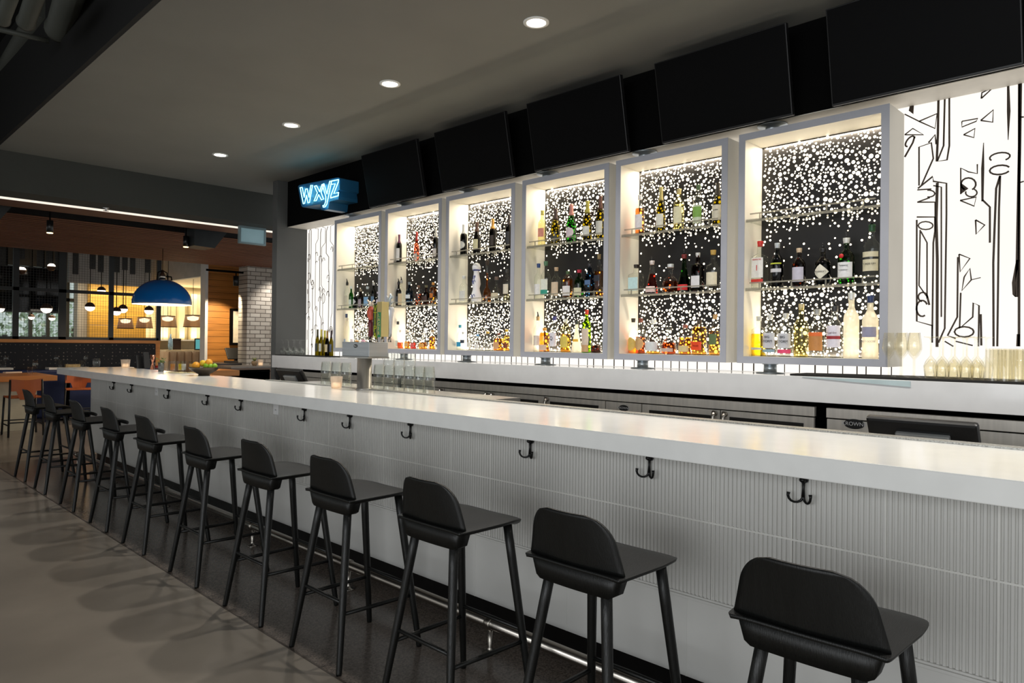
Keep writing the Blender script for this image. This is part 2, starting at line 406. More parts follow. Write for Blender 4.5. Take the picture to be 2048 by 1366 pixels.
# ================================================================ STOOLS
def make_stool():
    t = thing('bar_stool', '', 'stool', (0, 0, 0), 0, 'black wooden stools along the bar')
    # seat
    NU, NV = 22, 24; x0, x1 = -.160, .237
    def hw(x):
        a = .189+.016*min(1, (x-x0)/.20)
        if x > .045: a *= max(0, 1-((x-.045)/(x1-.045))**2.5)**.46
        if x < x0+.02: a *= .965+.035*math.sqrt(max(0, 1-((x0+.02-x)/.02)**2))
        return max(a, .001)
    def zt(x, v):
        z = .722 + .006*x/.2 - .004*(1-v*v)
        if x > .07: z -= .048*((x-.07)/.167)**2.2
        z -= .006*abs(v)**5
        return z
    xs = [x0+(x1-x0)*(1-math.cos(PI*i/NU))/2 for i in range(NU+1)]
    top = []; bot = []
    for x in xs:
        h = hw(x)
        top.append([Vector((x, h*v, zt(x, v))) for v in [math.sin(PI/2*(2*j/NV-1)) for j in range(NV+1)]])
        k = min(1, (x-x0)/.05, (x1-x)/.04+.45)
        bot.append([Vector((x, h*v*.975, zt(x, v)-.010-.022*max(0, k)*(1-abs(v)**8))) for v in [math.sin(PI/2*(2*j/NV-1)) for j in range(NV+1)]])
    m = MB(); W = NV+1; vs = [p for r in top for p in r]+[p for r in bot for p in r]; B = len(xs)*W; fs = []
    for i in range(NU):
        for j in range(NV):
            a = i*W+j; fs += [(a, a+1, a+W+1, a+W), (B+a, B+a+W, B+a+W+1, B+a+1)]
    for i in range(NU):
        for j in (0, NV): a = i*W+j; fs.append((a, a+W, B+a+W, B+a))
    for j in range(NV):
        for i in (0, NU): a = i*W+j; fs.append((a, a+1, B+a+1, B+a))
    m.verts_faces(vs, fs, True); m.obj('seat', M_stool, t)
    # backrest: bent shell, narrower and rounded at the top
    m = MB(); NZ, NV = 16, 20; fr_, bk = [], []
    H0, H1 = .714, .880
    for i in range(NZ+1):
        s = i/NZ; z = H0+(H1-H0)*s
        h = .183-.040*s
        d = H1-z
        if d < .08: h -= .070*(1-math.sqrt(max(0, 1-((.08-d)/.08)**2)))
        ra, rb = [], []
        for j in range(NV+1):
            v = 2*j/NV-1; y_ = h*v
            x = -.150-.045*s + (.45+1.0*s)*y_*y_
            ra.append(Vector((x, y_, z))); rb.append(Vector((x+.011, y_*.985, z)))
        fr_.append(ra); bk.append(rb)
    W = NV+1; B = W*(NZ+1); vs = [p for r in fr_ for p in r]+[p for r in bk for p in r]; fs = []
    for i in range(NZ):
        for j in range(NV):
            a = i*W+j; fs += [(a, a+1, a+W+1, a+W), (B+a, B+a+W, B+a+W+1, B+a+1)]
        for j in (0, NV): a = i*W+j; fs.append((a, a+W, B+a+W, B+a))
    for j in range(NV):
        for i in (0, NZ): a = i*W+j; fs.append((a, a+1, B+a+1, B+a))
    m.verts_faces(vs, fs, True); m.obj('backrest', M_stool, t)
    # apron under the rear of the seat
    m = MB(); rs = []
    for y_ in [-.168+.336*j/20 for j in range(21)]:
        e = abs(y_)/.168; dz = .068*(1-(1-math.sqrt(max(0, 1-max(0, (e-.78)/.22)**2)))*.9); xx = -.156+.35*y_*y_
        rs.append([Vector((xx, y_, .712)), Vector((xx+.06, y_, .712)), Vector((xx+.055, y_, .708-dz)), Vector((xx+.006, y_, .708-dz))])
    m.rings(rs); m.obj('apron', M_stool, t)
    for sx, fx, tx in ((-1, -.21, -.115), (1, .208, .125)):
        for sy in (-1, 1):
            m = MB(); a = Vector((fx, sy*.198, 0)); b = Vector((tx, sy*(.105 if sx < 0 else .135), .70))
            m.tube([a+(b-a)*k for k in (0, .012, .4, .8, 1)], .015, 14, rv=[.011, .0125, .0155, .0175, .0175])
            m.obj('leg', M_stoolleg, t)
    def on(fx, tx, sy, ty, z): return Vector((fx+(tx-fx)*z/.69, sy*(.198+(ty-.198)*z/.69), z))
    def bar(a, b): MB().tube([a, (a+b)/2, b], .009, 10, rv=[.0075, .0095, .0075]).obj('footrest' if a.x > .1 and b.x > .1 else 'stretcher', M_stoolleg, t)
    bar(on(-.21, -.115, -1, .105, .28), on(-.21, -.115, 1, .105, .28))
    bar(on(.208, .125, -1, .135, .28), on(.208, .125, 1, .135, .28))
    for sy in (-1, 1): bar(on(-.21, -.115, sy, .105, .235), on(.208, .125, sy, .135, .235))
    return t
ST = [(.685, .02), (1.388, .0), (2.075, .0), (2.775, .0), (3.475, .01)] + [(at(x, 880, X=1.665).y-.18, r) for x, r in ((362.8, 0), (266.5, .01), (198.5, 0), (137, .0), (84, -.01), (44.3, .02))]
snames = ['black wooden bar stool at the camera end of the row, cut by the frame', 'second black wooden bar stool from the camera end', 'third black wooden bar stool from the camera end', 'fourth black wooden bar stool from the camera end',
          'fifth black wooden bar stool from the camera end', 'middle black wooden bar stool, sixth from either end of the row', 'fifth black wooden bar stool from the dining end', 'fourth black wooden bar stool from the dining end',
          'third black wooden bar stool from the dining end', 'second black wooden bar stool from the dining end, pale sheen on its seat', 'last black wooden bar stool, beside the dining tables']
st0 = make_stool()
for i, ((yv, rz), lb) in enumerate(zip(ST, snames)):
    if i == 0: st0.location = (1.825, yv, 0); st0.rotation_euler.z = rz; st0['label'] = lb
    else: dup(st0, (1.825, yv, 0), rz, lb)

# ================================================================ BACK COUNTER AND FRIDGES
tag(box(4.05, 4.489, .0, 8.008, 1.072, 1.216).obj('back_counter', M_quartz2, bevel=.002), 'long white back bar counter below the lit display cases', 'counter')
M_fr = mat('fridge_steel', (226, 220, 210), .45, .4, noise=.1, scale=2.5, aniso=(1, 14, 1))
M_fgl = mat('fridge_glass', (30, 30, 30), .06, noise=.3, scale=8)
M_gasket = mat('fridge_gasket', (24, 22, 20), .5)
XF = 4.125
def fridge(label, y0, y1, doors, logo=None, solid=None):
    t = thing('back_bar_fridge', label, 'fridge', (XF, (y0+y1)/2, 0), 0, 'steel fridges under the back counter'); c = (y0+y1)/2
    MB().box(.022, .3, y0-c, y1-c, .05, 1.036).obj('body', M_blk, t)
    MB().box(-.004, .03, y0-c, y1-c, .985, 1.04).obj('top_strip', M_fr, t, bevel=.002)
    for a, b, hs in doors:
        m = MB()
        if hs == 'solid' or hs == 'solidl': m.box(0, .02, a-c+.004, b-c-.004, .1, .978)
        else:
            m.box(0, .02, a-c+.004, b-c-.004, .94, .978); m.box(0, .02, a-c+.004, a-c+.062, .1, .94); m.box(0, .02, b-c-.062, b-c-.004, .1, .94); m.box(0, .02, a-c+.062, b-c-.062, .1, .16)
        d = m.obj('door', M_fr, t)
        if hs in ('lo', 'hi'):
            m = MB(); m.box(-.003, .015, a-c+.062, b-c-.062, .925, .942); m.box(-.003, .015, a-c+.062, a-c+.08, .16, .925); m.box(-.003, .015, b-c-.08, b-c-.062, .16, .925)
            m.obj('window_gasket', M_gasket, d)
            MB().box(.010, .016, a-c+.08, b-c-.08, .16, .925).obj('window_glass', M_fgl, d)
        if hs in ('lo', 'hi'):
            hy = (a-c+.035) if hs == 'lo' else (b-c-.035)
            m = MB(); m.tube([(0, hy, .955), (-.02, hy, .962), (-.034, hy, .94), (-.036, hy, .90), (-.036, hy, .80)], .011, 10, rv=[.017, .016, .012, .010, .010])
            m.obj('handle', M_chrome, d)
    return t, c
f1, c1 = fridge('long steel back bar fridge with glass doors and a small oval badge panel', 1.632, 5.55, [(1.632, 2.218, 'hi'), (2.218, 2.808, 'lo'), (3.118, 3.709, 'hi'), (3.709, 4.316, 'hi'), (4.316, 4.91, 'lo'), (4.91, 5.55, 'lo')])
f2, c2 = fridge('steel back bar fridge with solid door behind the large till screen', .0, 1.566, [(.0, .62, 'hi'), (.62, 1.566, 'solid')])
f3, c3 = fridge('dark steel back bar fridge at the end of the counter beside the column', 5.6, 7.95, [(5.6, 6.75, 'solid'), (6.75, 7.95, 'solid')])
def badge(t, c, yv, zv, s=1):
    m = MB(); m.lathe([(.034*s, 0), (.034*s, .003)], (0, 0, 0), 24, sy=.5)
    o = m.obj('badge', M_blkplastic, t); o.rotation_euler = (PI/2, 0, -PI/2); o.location = (-.004, yv-c, zv)
    text('KROWNE', .0185*s, M_white, t, (-.0085, yv-c, zv), ROTX)
p = MB().box(0, .02, 2.812-c1, 3.114-c1, .1, .978).obj('door', M_fr, f1)
badge(f1, c1, 2.955, .94, 1.25)
pz = at(1709, 848, X=XF); badge(f2, c2, pz.y, pz.z, 1.6)
pz = at(551, 751, X=XF); badge(f3, c3, 7.87, pz.z, 1.3)

# ================================================================ DISPLAY CASES
M_face_shade = mat('case_white_shaded', (166, 168, 177), .5, noise=.03)  # case white darkened and blued: shade of the fronts put into the colour
M_case = mat('case_white', (226, 222, 212), .5, noise=.04, scale=4, aniso=(1, 1, .3))
M_hole = glow('lit_holes', (255, 238, 208), 6)
M_panel = mat('perforated_panel', (24, 22, 22), .4, noise=.15)
CY = [6.404, 5.463, 4.529, 3.575, 2.643, 1.6975]       # six cases from the neon sign to the right mural
XC0, XC1 = 4.17, 4.42; ZC0, ZC1 = 1.278, 2.704; CW = .435; TH = .042
ZS = (2.172, 1.745)
case_lbl = ['beside the neon sign', 'second from the neon sign', 'third from the neon sign', 'fourth from the neon sign', 'fifth from the neon sign', 'beside the large lit mural']
contents = ['bottles on its two lower levels', 'three wine bottles on its top shelf', 'a tall blue-and-white bottle inside', 'champagne bottles on its top shelf', 'pale wines on its top shelf', 'an empty top shelf']
def make_case(k):
    t = thing('display_case', 'white lit case %s, %s' % (case_lbl[k], contents[k]), 'display case', (XC0, CY[k], ZC0), 0, 'lit display cases over the back counter')
    D = XC1-XC0; H = ZC1-ZC0
    m = MB(); m.box(0, D, -CW, -CW+TH, 0, H); m.box(0, D, CW-TH, CW, 0, H); m.box(0, D, -CW+TH, CW-TH, 0, TH); m.box(0, D, -CW+TH, CW-TH, H-TH, H)
    m.obj('frame', M_case, t)
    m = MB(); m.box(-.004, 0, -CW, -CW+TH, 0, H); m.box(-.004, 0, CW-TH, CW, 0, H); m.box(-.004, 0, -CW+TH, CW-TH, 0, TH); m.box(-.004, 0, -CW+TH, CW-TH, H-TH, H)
    m.obj('shaded_front', M_face_shade, t)  # thin overlay that carries the painted shade of the front edges
    MB().box(D-.02, D-.004, -CW+TH, CW-TH, TH, H-TH).obj('back_panel', M_panel, t)
    # light holes of the perforated panel
    random.seed(40+k); cell = .03; grid = {}; pts = []
    yr, z0, z1 = CW-TH-.012, TH+.012, H-TH-.01
    s1, s2 = ZS[1]-ZC0, ZS[0]-ZC0
    big = 5200
    for n in range(big):
        y_ = random.uniform(-yr, yr); z_ = random.uniform(z0, z1)
        r = random.choice([.0034, .0042, .005, .0056, .0064, .0072, .008, .009, .0105, .013])
        if s1-.02 < z_ < s2+.02:                       # sparse middle band
            e = min(abs(z_-s1), abs(z_-s2))
            if random.random() > (.30 if e < .06 else .035): continue
            r = min(r, .0065)
        elif z_ < s1 and z_ > s1-.10 and random.random() < .45: continue
        gx, gz = int(y_/cell), int(z_/cell); ok = True
        for a in (-1, 0, 1):
            for b in (-1, 0, 1):
                for (py, pz_, pr) in grid.get((gx+a, gz+b), ()):
                    if (py-y_)**2+(pz_-z_)**2 < (pr+r+.0034)**2: ok = False
        if ok: grid.setdefault((gx, gz), []).append((y_, z_, r)); pts.append((y_, z_, r))
    m = MB(); X = D-.0212
    for y_, z_, r in pts:
        sg = 10 if r > .006 else 8
        m.verts_faces([Vector((X, y_+r*math.cos(2*PI*i/sg), z_+r*math.sin(2*PI*i/sg))) for i in range(sg)], [tuple(range(sg))])
    o = m.obj('light_holes', M_hole, t); o['kind'] = 'stuff'; o['label'] = 'round holes glowing warm white'
    for zs in ZS:
        z_ = zs-ZC0
        sh = MB().box(.012, D-.024, -CW+TH+.002, CW-TH-.002, z_-.014, z_).obj('shelf', M_acryl, t)
        m = MB(); m.box(.008, .014, -CW+TH+.004, CW-TH-.004, z_-.020, z_-.006); m.box(.006, .014, -CW+TH+.03, CW-TH-.03, z_+.026, z_+.034)
        for q in (-.3, -.1, .1, .3): m.box(.008, .012, q-.004, q+.004, z_-.01, z_+.028)
        m.obj('rail', M_rail, sh)
    for nm, z_, zz in (('bottom_pedestal', -(ZC0-1.2165), 0), ('top_pedestal', H, 2.763-ZC0)):
        lo, hi = (z_, 0) if nm[0] == 'b' else (H, zz)
        m = MB(); m.lathe([(.085, 0), (.085, .005), (.04, .008), (.038, (hi-lo)-.008), (.048, (hi-lo)-.006), (.048, (hi-lo))] if nm[0] == 'b' else
                          [(.06, 0), (.045, .01), (.045, (hi-lo)-.012), (.09, (hi-lo)-.008), (.09, (hi-lo))], (.13, .28, lo), 20)
        m.obj('pedestal', M_ped, t)
    return t
M_rail = glass('acrylic_rail', (210, 208, 200), (160, 156, 146), .15, .35)
M_ped = mat('pedestal_steel', (170, 178, 184), .3, .8)
for k in range(6):
    make_case(k)
    for nm, z_, rx in (('case_fill_top', ZC1-TH-.006, 0), ('case_fill_bottom', ZC0+TH+.006, 180)):
        lamp(nm, 'AREA', (4.386, CY[k], z_), 3.6, (1, .86, .66), (math.radians(rx), 0, 0), shape='RECTANGLE', size=.016, size_y=.76)  # unseen fill lamps added to brighten the case interior

# ================================================================ BOTTLES
PROF = {  # (radius share, height share)
 'wine': [(.9, 0), (1, .015), (1, .60), (.93, .67), (.62, .73), (.40, .77), (.36, .82), (.36, .97), (.40, .975), (.40, 1)],
 'burg': [(.9, 0), (1, .015), (1, .42), (.88, .54), (.58, .66), (.38, .76), (.35, .84), (.35, .97), (.39, .975), (.39, 1)],
 'champ': [(.9, 0), (1, .02), (1, .45), (.9, .55), (.62, .68), (.42, .78), (.34, .86), (.36, .95), (.42, 1)],
 'spirit': [(.92, 0), (1, .02), (1, .56), (.95, .62), (.70, .69), (.42, .74), (.36, .80), (.36, .93), (.40, .94), (.40, 1)],
 'square': [(.95, 0), (1, .015), (1, .62), (.94, .67), (.55, .71), (.36, .74), (.34, .80), (.34, .93), (.38, .94), (.38, 1)],
 'bell': [(.98, 0), (1, .03), (.97, .15), (.80, .34), (.58, .50), (.42, .64), (.34, .74), (.32, .93), (.37, .94), (.37, 1)],
 'dome': [(.80, 0), (1, .05), (1, .22), (.94, .36), (.76, .48), (.45, .57), (.26, .62), (.24, .80), (.36, .82), (.36, 1)],
 'tall': [(.94, 0), (1, .015), (1, .60), (.92, .66), (.55, .73), (.42, .77), (.38, .84), (.38, .96), (.42, .965), (.42, 1)],
 'neck': [(.95, 0), (1, .02), (1, .20), (.80, .28), (.40, .34), (.30, .42), (.26, .80), (.26, .93), (.45, .94), (.40, 1)],
 'flask': [(.94, 0), (1, .02), (1, .66), (.92, .76), (.60, .83), (.34, .86), (.30, .90), (.34, .91), (.34, 1)],
 'figure': [(.90, 0), (1, .06), (.98, .16), (.68, .30), (.62, .36), (.80, .46), (.70, .58), (.52, .70), (.50, .78), (.78, .84), (.80, .90), (.55, .97), (.2, 1)],
}
G = {'clear': ((251, 253, 251), (84, 90, 84)), 'green': ((70, 150, 60), (20, 60, 20)), 'olive': ((150, 140, 40), (50, 48, 10)), 'dark': ((40, 32, 26), (8, 8, 8)),
     'brown': ((110, 60, 22), (30, 14, 6)), 'blue': ((90, 130, 160), (20, 50, 80)), 'navy': ((36, 50, 62), (8, 16, 24)), 'lime': ((180, 230, 70), (80, 130, 20)), 'rose': ((240, 150, 126), (160, 60, 50)), 'pale': ((244, 240, 205), (170, 165, 120))}
LQ = {'amber': (248, 186, 96), 'gold': (253, 212, 124), 'red': (226, 96, 76), 'cognac': (230, 142, 84), 'yellow': (255, 234, 50), 'pale': (252, 247, 214), 'orange': (250, 188, 124), 'water': (250, 252, 252)}
def gm(k): return glass('glass_'+k, *G[k])
def lqm(k):
    c = LQ[k]; return glass('liquid_'+k, c, tuple(int(v*.55) for v in c))
M_frost = glass('glass_frosted', (246, 243, 232), (225, 222, 212), .4, .75)
M_ceram = mat('glazed_ceramic', (236, 236, 240), .25, noise=.02)
def interp(prof, z):
    for (r0, z0), (r1, z1) in zip(prof, prof[1:]):
        if z <= z1: return r0+(r1-r0)*(z-z0)/max(1e-6, z1-z0)
    return prof[-1][0]
def bottle(x, ytop, wpx, base_z, X, shape, gk, lk, fill, cap, lab, label, lz=(.12, .45), sq=2, pour=False, extra=None, name='liquor_bottle', group=None, cat='bottle', zoff=0, rotn=0, txt=None, lab2=None, lim=None):
    p = at(x, 600, X=X); top = at(x, ytop, X=X).z; h = top-base_z
    depth = p.x*_F.x+p.y*_F.y
    R = wpx*depth/F_PX/2
    if sq > 2: R *= .93
    if lim: p.y = min(max(p.y, lim[0]+R+.003), lim[1]-R-.003)
    H = h*(.88 if pour else 1)
    t = thing(name, label, cat, (X, p.y, base_z+.0008+zoff), rotn, group)
    prof = PROF[shape]
    M = M_frost if gk == 'frost' else M_ceram if gk == 'ceramic' else gm(gk)
    body = [(r*R, z*H) for r, z in prof if z <= .935]
    if body[-1][1] < .93*H: body.append((interp(prof, .93)*R, .93*H))
    if shape == 'figure': body = [(r*R, z*H) for r, z in prof]
    MB().lathe(body, seg=20, n=sq).obj('body', M, t)
    if lk:
        pr = [(r*R*.93, max(z*H, .004)) for r, z in prof if z < fill] + [(interp(prof, fill)*R*.93, fill*H)]
        MB().lathe(pr, seg=20, n=sq).obj('liquid', lqm(lk), t)
    cz = .70*H if shape in ('wine', 'burg', 'champ') and cap and name != 'liquor_bottle' else .885*H
    if cap and shape != 'figure':
        zs = [cz+(H-cz)*i/6 for i in range(7)]
        pr = [(max(interp(prof, z/H)*R, .012 if name == 'liquor_bottle' else 0)+.0012, z) for z in zs]
        MB().lathe(pr, seg=14).obj('cap', mat('cap_%d_%d_%d' % cap, cap, .4, .2 if sum(cap) > 500 else 0), t)
    if pour:
        MB().tube([(0, 0, H), (-.002, 0, H+.5*(h-H)), (-.008, 0, h)], .005, 8, rv=[.009, .005, .0035]).obj('pourer', M_pour, t)
    def patch(z0, z1, c, a=62, nm='label', off=.0012, shape_=None):
        m = MB(); rings = []; n_ = 14
        for zz in [z0+(z1-z0)*i/6 for i in range(7)]:
            ring = []
            for j in range(n_+1):
                aa = a
                if shape_ == 'diamond': aa = a*(1-abs((zz-z0)/(z1-z0)*2-1))+1
                if shape_ == 'oval': aa = a*math.sqrt(max(.02, 1-((zz-z0)/(z1-z0)*2-1)**2))
                th = PI+math.radians(-aa+2*aa*j/n_); ca, sa = math.cos(th), math.sin(th)
                k = interp(prof, zz)*R
                if sq != 2: k = k/((abs(ca)**sq+abs(sa)**sq)**(1/sq))
                ring.append(Vector(((k+off)*ca, (k+off)*sa, zz*H)))
            rings.append(ring)
        m.rings(rings, close=False, smooth=True)
        return m.obj(nm, mat('paper_%d_%d_%d' % c, c, .55, noise=.06, scale=60), t)
    if lab:
        aa = 62 if sq == 2 else 44
        if extra in ('diamond', 'oval'): l = patch(lz[0], lz[1], lab, aa+6, shape_=extra)
        else: l = patch(lz[0], lz[1], lab, aa)
        if lab2: patch(lab2[0], lab2[1], lab2[2], aa, off=.0018)
        if txt:
            for s, zf, sz, c in txt:
                text(s, sz, mat('ink_%d_%d_%d' % c, c, .6), l, (-(interp(prof, zf)*R+.0024), 0, zf*H), ROTX, depth=.0006)
    if extra == 'stripe': patch(lz[1]+.01, lz[1]+.03, (60, 60, 70), 60, 'label')
    if extra == 'seal':
        m = MB(); m.lathe([(.014, 0), (.012, .004), (0, .005)], seg=12); o = m.obj('seal', mat('red_wax', (190, 20, 24), .5), t); o.rotation_euler = (0, -PI/2, 0); o.location = (-R*.93, R*.30, .60*H)
    if extra == 'figure':
        m = MB()
        for zc, rr in ((.14, .6), (.50, .55), (.62, .3)):
            for sg in (-1, 1):
                pts = []
                for i in range(10):
                    a = i/9*4.2; th = PI+sg*(.12+.38*math.cos(a)*rr+.2); zz = zc+.055*math.sin(a)
                    k = interp(prof, zz)*R+.001
                    pts.append((k*math.cos(th), k*math.sin(th), zz*H))
                m.tube(pts, .0028, 6)
        m.lathe([(interp(prof, .80)*R+.001, .79*H), (interp(prof, .83)*R+.001, .82*H)], seg=20, cap0=False, cap1=False)
        m.obj('blue_pattern', mat('cobalt_glaze', (34, 52, 130), .3), t)
    return t
M_pour = mat('pourer', (70, 70, 72), .25, .9)
W_ = (228, 226, 220)
def row(k, zrow, X, items):
    for it in items:
        it = dict(it); bottle(it.pop('x'), it.pop('y'), it.pop('w'), zrow, X, it.pop('s'), it.pop('g'), it.pop('l', None), it.pop('f', .5), it.pop('c', None), it.pop('p', None),
                              it.pop('d')+', '+['top shelf', 'middle shelf', 'bottom level'][0 if zrow > 2 else 1 if zrow > 1.5 else 2]+', '+['first', 'second', 'third', 'fourth', 'fifth', 'sixth'][k]+' case from neon sign',
                              group='bottles in the lit display cases', lim=(CY[k]-CW+TH, CY[k]+CW-TH), **it)
ZB = ZC0+TH
XM = 4.285
B = dict
row(5, ZS[1], XM, [
 B(x=1517.5, y=483, w=30, s='square', g='clear', sq=5, c=(206, 36, 30), p=W_, d='clear square gin bottle, red cap, white label', lz=(.22, .64), lab2=(.10, .19, (206, 50, 40)), txt=[('BEEFEATER', .60, .0115, (200, 40, 40)), ('I', .42, .05, (200, 40, 40))]),
 B(x=1553.6, y=486.6, w=24, s='spirit', g='navy', c=(190, 196, 200), p=(200, 200, 205), d='dark bottle with long silver cap and small label', lz=(.34, .42), lab2=(.52, .55, (190, 200, 60))),
 B(x=1597.5, y=497, w=25, s='spirit', g='brown', c=(214, 190, 160), p=(196, 192, 208), d='dark brown bottle with cork and lilac label', lz=(.12, .50)),
 B(x=1645, y=486.6, w=29, s='spirit', g='navy', c=(24, 24, 26), p=(226, 222, 205), d='black bottle with a cream diamond label', lz=(.16, .56), extra='diamond', pour=True, txt=[("HENDRICK'S", .36, .012, (60, 60, 60))]),
 B(x=1692, y=464, w=31, s='spirit', g='green', c=(220, 220, 215), p=(228, 228, 230), d='green gin bottle with white collar and red seal', lz=(.13, .47), extra='seal', pour=True, txt=[('Tanqueray', .40, .012, (60, 60, 70)), ('LONDON DRY', .30, .008, (60, 60, 70))]),
 B(x=1742.7, y=434, w=32, s='wine', g='clear', c=(24, 74, 44), p=(214, 206, 178), d='tall clear ribbed bottle with two beige bands', lz=(.20, .40), lab2=(.44, .53, (214, 206, 178)), pour=True, txt=[('FORDS GIN', .32, .014, (70, 70, 60))]),
])
row(5, ZB, XM, [
 B(x=1510.5, y=633, w=28, s='square', g='clear', sq=4, l='yellow', f=.56, c=(205, 205, 200), p=(190, 190, 180), d='bottle of bright yellow liqueur with grey label', lz=(.16, .22)),
 B(x=1540.8, y=629, w=28, s='square', g='clear', c=(210, 210, 206), p=(196, 197, 204), d='clear spirit bottle with a plain grey label', lz=(.20, .56), lab2=(.10, .17, (130, 160, 176)), txt=[('BIG', .46, .021, (30, 32, 36)), ('STORM', .36, .021, (30, 32, 36))]),
 B(x=1572, y=627, w=29, s='square', g='clear', c=(210, 210, 206), p=(196, 197, 204), d='clear spirit bottle, grey label with pink bands', lz=(.20, .54), lab2=(.08, .17, (214, 66, 110)), txt=[('BIG', .45, .021, (30, 32, 36)), ('STORM', .35, .021, (30, 32, 36))]),
 B(x=1603, y=608, w=27, s='spirit', g='pale', sq=4, l='pale', f=.55, c=(214, 196, 150), p=None, d='pale yellow-green bottle with cork, no paper label'),
 B(x=1634.5, y=618.5, w=30, s='spirit', g='clear', c=(180, 180, 176), p=(190, 130, 70), d='clear bottle with orange and brown label', lz=(.14, .52), lab2=(.44, .52, (226, 110, 50))),
 B(x=1669.7, y=598, w=30, s='spirit', g='clear', c=(60, 60, 62), p=(220, 216, 228), d='clear bottle with tall lilac-white label and pourer', lz=(.20, .62), lab2=(.36, .42, (150, 40, 50)), pour=True, txt=[('Ketel One', .48, .013, (90, 40, 50))]),
 B(x=1703, y=585.6, w=29, s='tall', g='frost', c=(225, 225, 222), p=None, d='tall frosted white vodka bottle with slim neck', txt=None),
 B(x=1741, y=591.5, w=30, s='tall', g='frost', c=(40, 60, 110), p=(150, 150, 176), d='tall frosted vodka bottle, blue cap and picture', lz=(.34, .50), txt=[('GREY GOOSE', .27, .014, (60, 70, 90))]),
])
row(4, ZS[0], XM, [
 B(x=1278, y=390.8, w=19, s='wine', g='clear', l='orange', f=.66, c=(226, 226, 226), p=(226, 222, 226), d='amber-orange wine bottle with white cap', lz=(.12, .50)),
 B(x=1320, y=375, w=19, s='burg', g='olive', c=(190, 176, 110), p=(228, 226, 214), d='yellow-green wine bottle with white label', lz=(.10, .40), name='wine_bottle'),
 B(x=1356, y=379, w=21, s='wine', g='pale', l='pale', f=.62, c=(206, 190, 130), p=(232, 226, 190), d='pale wine bottle with long cream label', lz=(.16, .56)),
 B(x=1395, y=370.5, w=21, s='wine', g='clear', c=(80, 110, 70), p=(206, 216, 190), d='clear wine bottle, green leaf label, green cap', lz=(.10, .52), lab2=(.24, .48, (130, 176, 80))),
 B(x=1433.6, y=367, w=21, s='burg', g='olive', c=(50, 44, 34), p=(214, 208, 190), d='olive burgundy bottle with wide cream label', lz=(.12, .48), name='wine_bottle', txt=[('Cambria', .36, .012, (80, 70, 60))]),
])
row(4, ZS[1], XM, [
 B(x=1272, y=529.6, w=28, s='square', g='clear', sq=5, c=(34, 24, 18), p=(190, 220, 222), d='square clear bottle, pale blue label, black cap', lz=(.12, .56)),
 B(x=1303.5, y=513, w=25, s='bell', g='clear', l='red', f=.60, c=(220, 210, 206), p=(226, 200, 196), d='bell-shaped bottle of red liqueur with pourer', lz=(.05, .22), pour=True),
 B(x=1340.5, y=528.7, w=33, s='dome', g='clear', l='cognac', f=.42, c=(214, 220, 222), p=None, d='domed decanter of cognac with glass stopper'),
 B(x=1367.7, y=499, w=26, s='bell', g='green', l='cognac', f=.4, c=(120, 30, 30), p=(206, 40, 40), d='green bell-shaped bottle with red label', lz=(.05, .20), pour=True),
 B(x=1395, y=506, w=24, s='square', g='brown', sq=4, l='red', f=.5, c=(214, 214, 214), p=(222, 220, 224), d='dark red bottle with white label and white cap', lz=(.10, .40)),
 B(x=1425.7, y=500.6, w=26, s='spirit', g='clear', c=(196, 160, 80), p=(222, 214, 190), d='clear bottle with gold neck and cream label', lz=(.12, .45)),
])
row(4, ZB, XM, [
 B(x=1258.6, y=637, w=20, s='spirit', g='clear', l='amber', f=.36, c=(60, 56, 40), p=(206, 176, 90), d='amber whisky bottle, oval yellow label', lz=(.08, .46), extra='oval', pour=False),
 B(x=1282, y=636.5, w=20, s='spirit', g='clear', l='cognac', f=.48, c=(120, 60, 40), p=(196, 160, 110), d='amber whisky bottle, oval tan label', lz=(.10, .46), extra='oval'),
 B(x=1307.5, y=640, w=31, s='dome', g='clear', l='gold', f=.08, c=(220, 220, 214), p=(206, 210, 212), d='nearly empty rounded bottle with grey label', lz=(.10, .36)),
 B(x=1338.6, y=653.7, w=31, s='dome', g='clear', l='cognac', f=.44, c=(60, 60, 50), p=(190, 170, 160), d='squat decanter bottle of dark amber whisky', lz=(.10, .22)),
 B(x=1371, y=649.4, w=26, s='flask', g='clear', l='amber', f=.58, c=(150, 90, 80), p=(206, 190, 140), d='amber flask bottle with tan label', lz=(.10, .30)),
 B(x=1399.3, y=640, w=29, s='flask', g='clear', sq=4, l='gold', f=.80, c=(60, 50, 40), p=(222, 70, 24), d='full golden whisky bottle with orange-red band', lz=(.14, .38), txt=[('BULLEIT', .26, .012, (150, 30, 10))]),
 B(x=1430.5, y=629, w=22, s='square', g='clear', sq=4, l='gold', f=.60, c=(196, 160, 110), p=(90, 110, 70), d='gold bottle with dark green label', lz=(.26, .52)),
])
row(3, ZS[0], XM, [
 B(x=1083, y=422, w=17, s='wine', g='pale', c=(206, 196, 100), p=(224, 150, 130), d='pale yellow bottle with pink label', lz=(.26, .50)),
 B(x=1109.6, y=418.6, w=19, s='champ', g='olive', c=(70, 50, 46), p=(60, 60, 50), d='olive champagne bottle with dark foil and label', lz=(.08, .24), name='champagne_bottle'),
 B(x=1141, y=409, w=20, s='champ', g='green', c=(206, 140, 130), p=(222, 206, 214), d='green champagne bottle with pink foil and oval label', lz=(.14, .40), extra='oval', name='champagne_bottle'),
 B(x=1173.2, y=402.5, w=19, s='champ', g='olive', c=(190, 180, 80), p=(222, 222, 216), d='yellow-green champagne bottle with gold foil', lz=(.12, .36), name='champagne_bottle'),
 B(x=1199, y=393, w=18, s='champ', g='olive', c=(96, 60, 50), p=(206, 206, 196), d='olive champagne bottle with brown foil and pale label', lz=(.10, .42), name='champagne_bottle'),
])
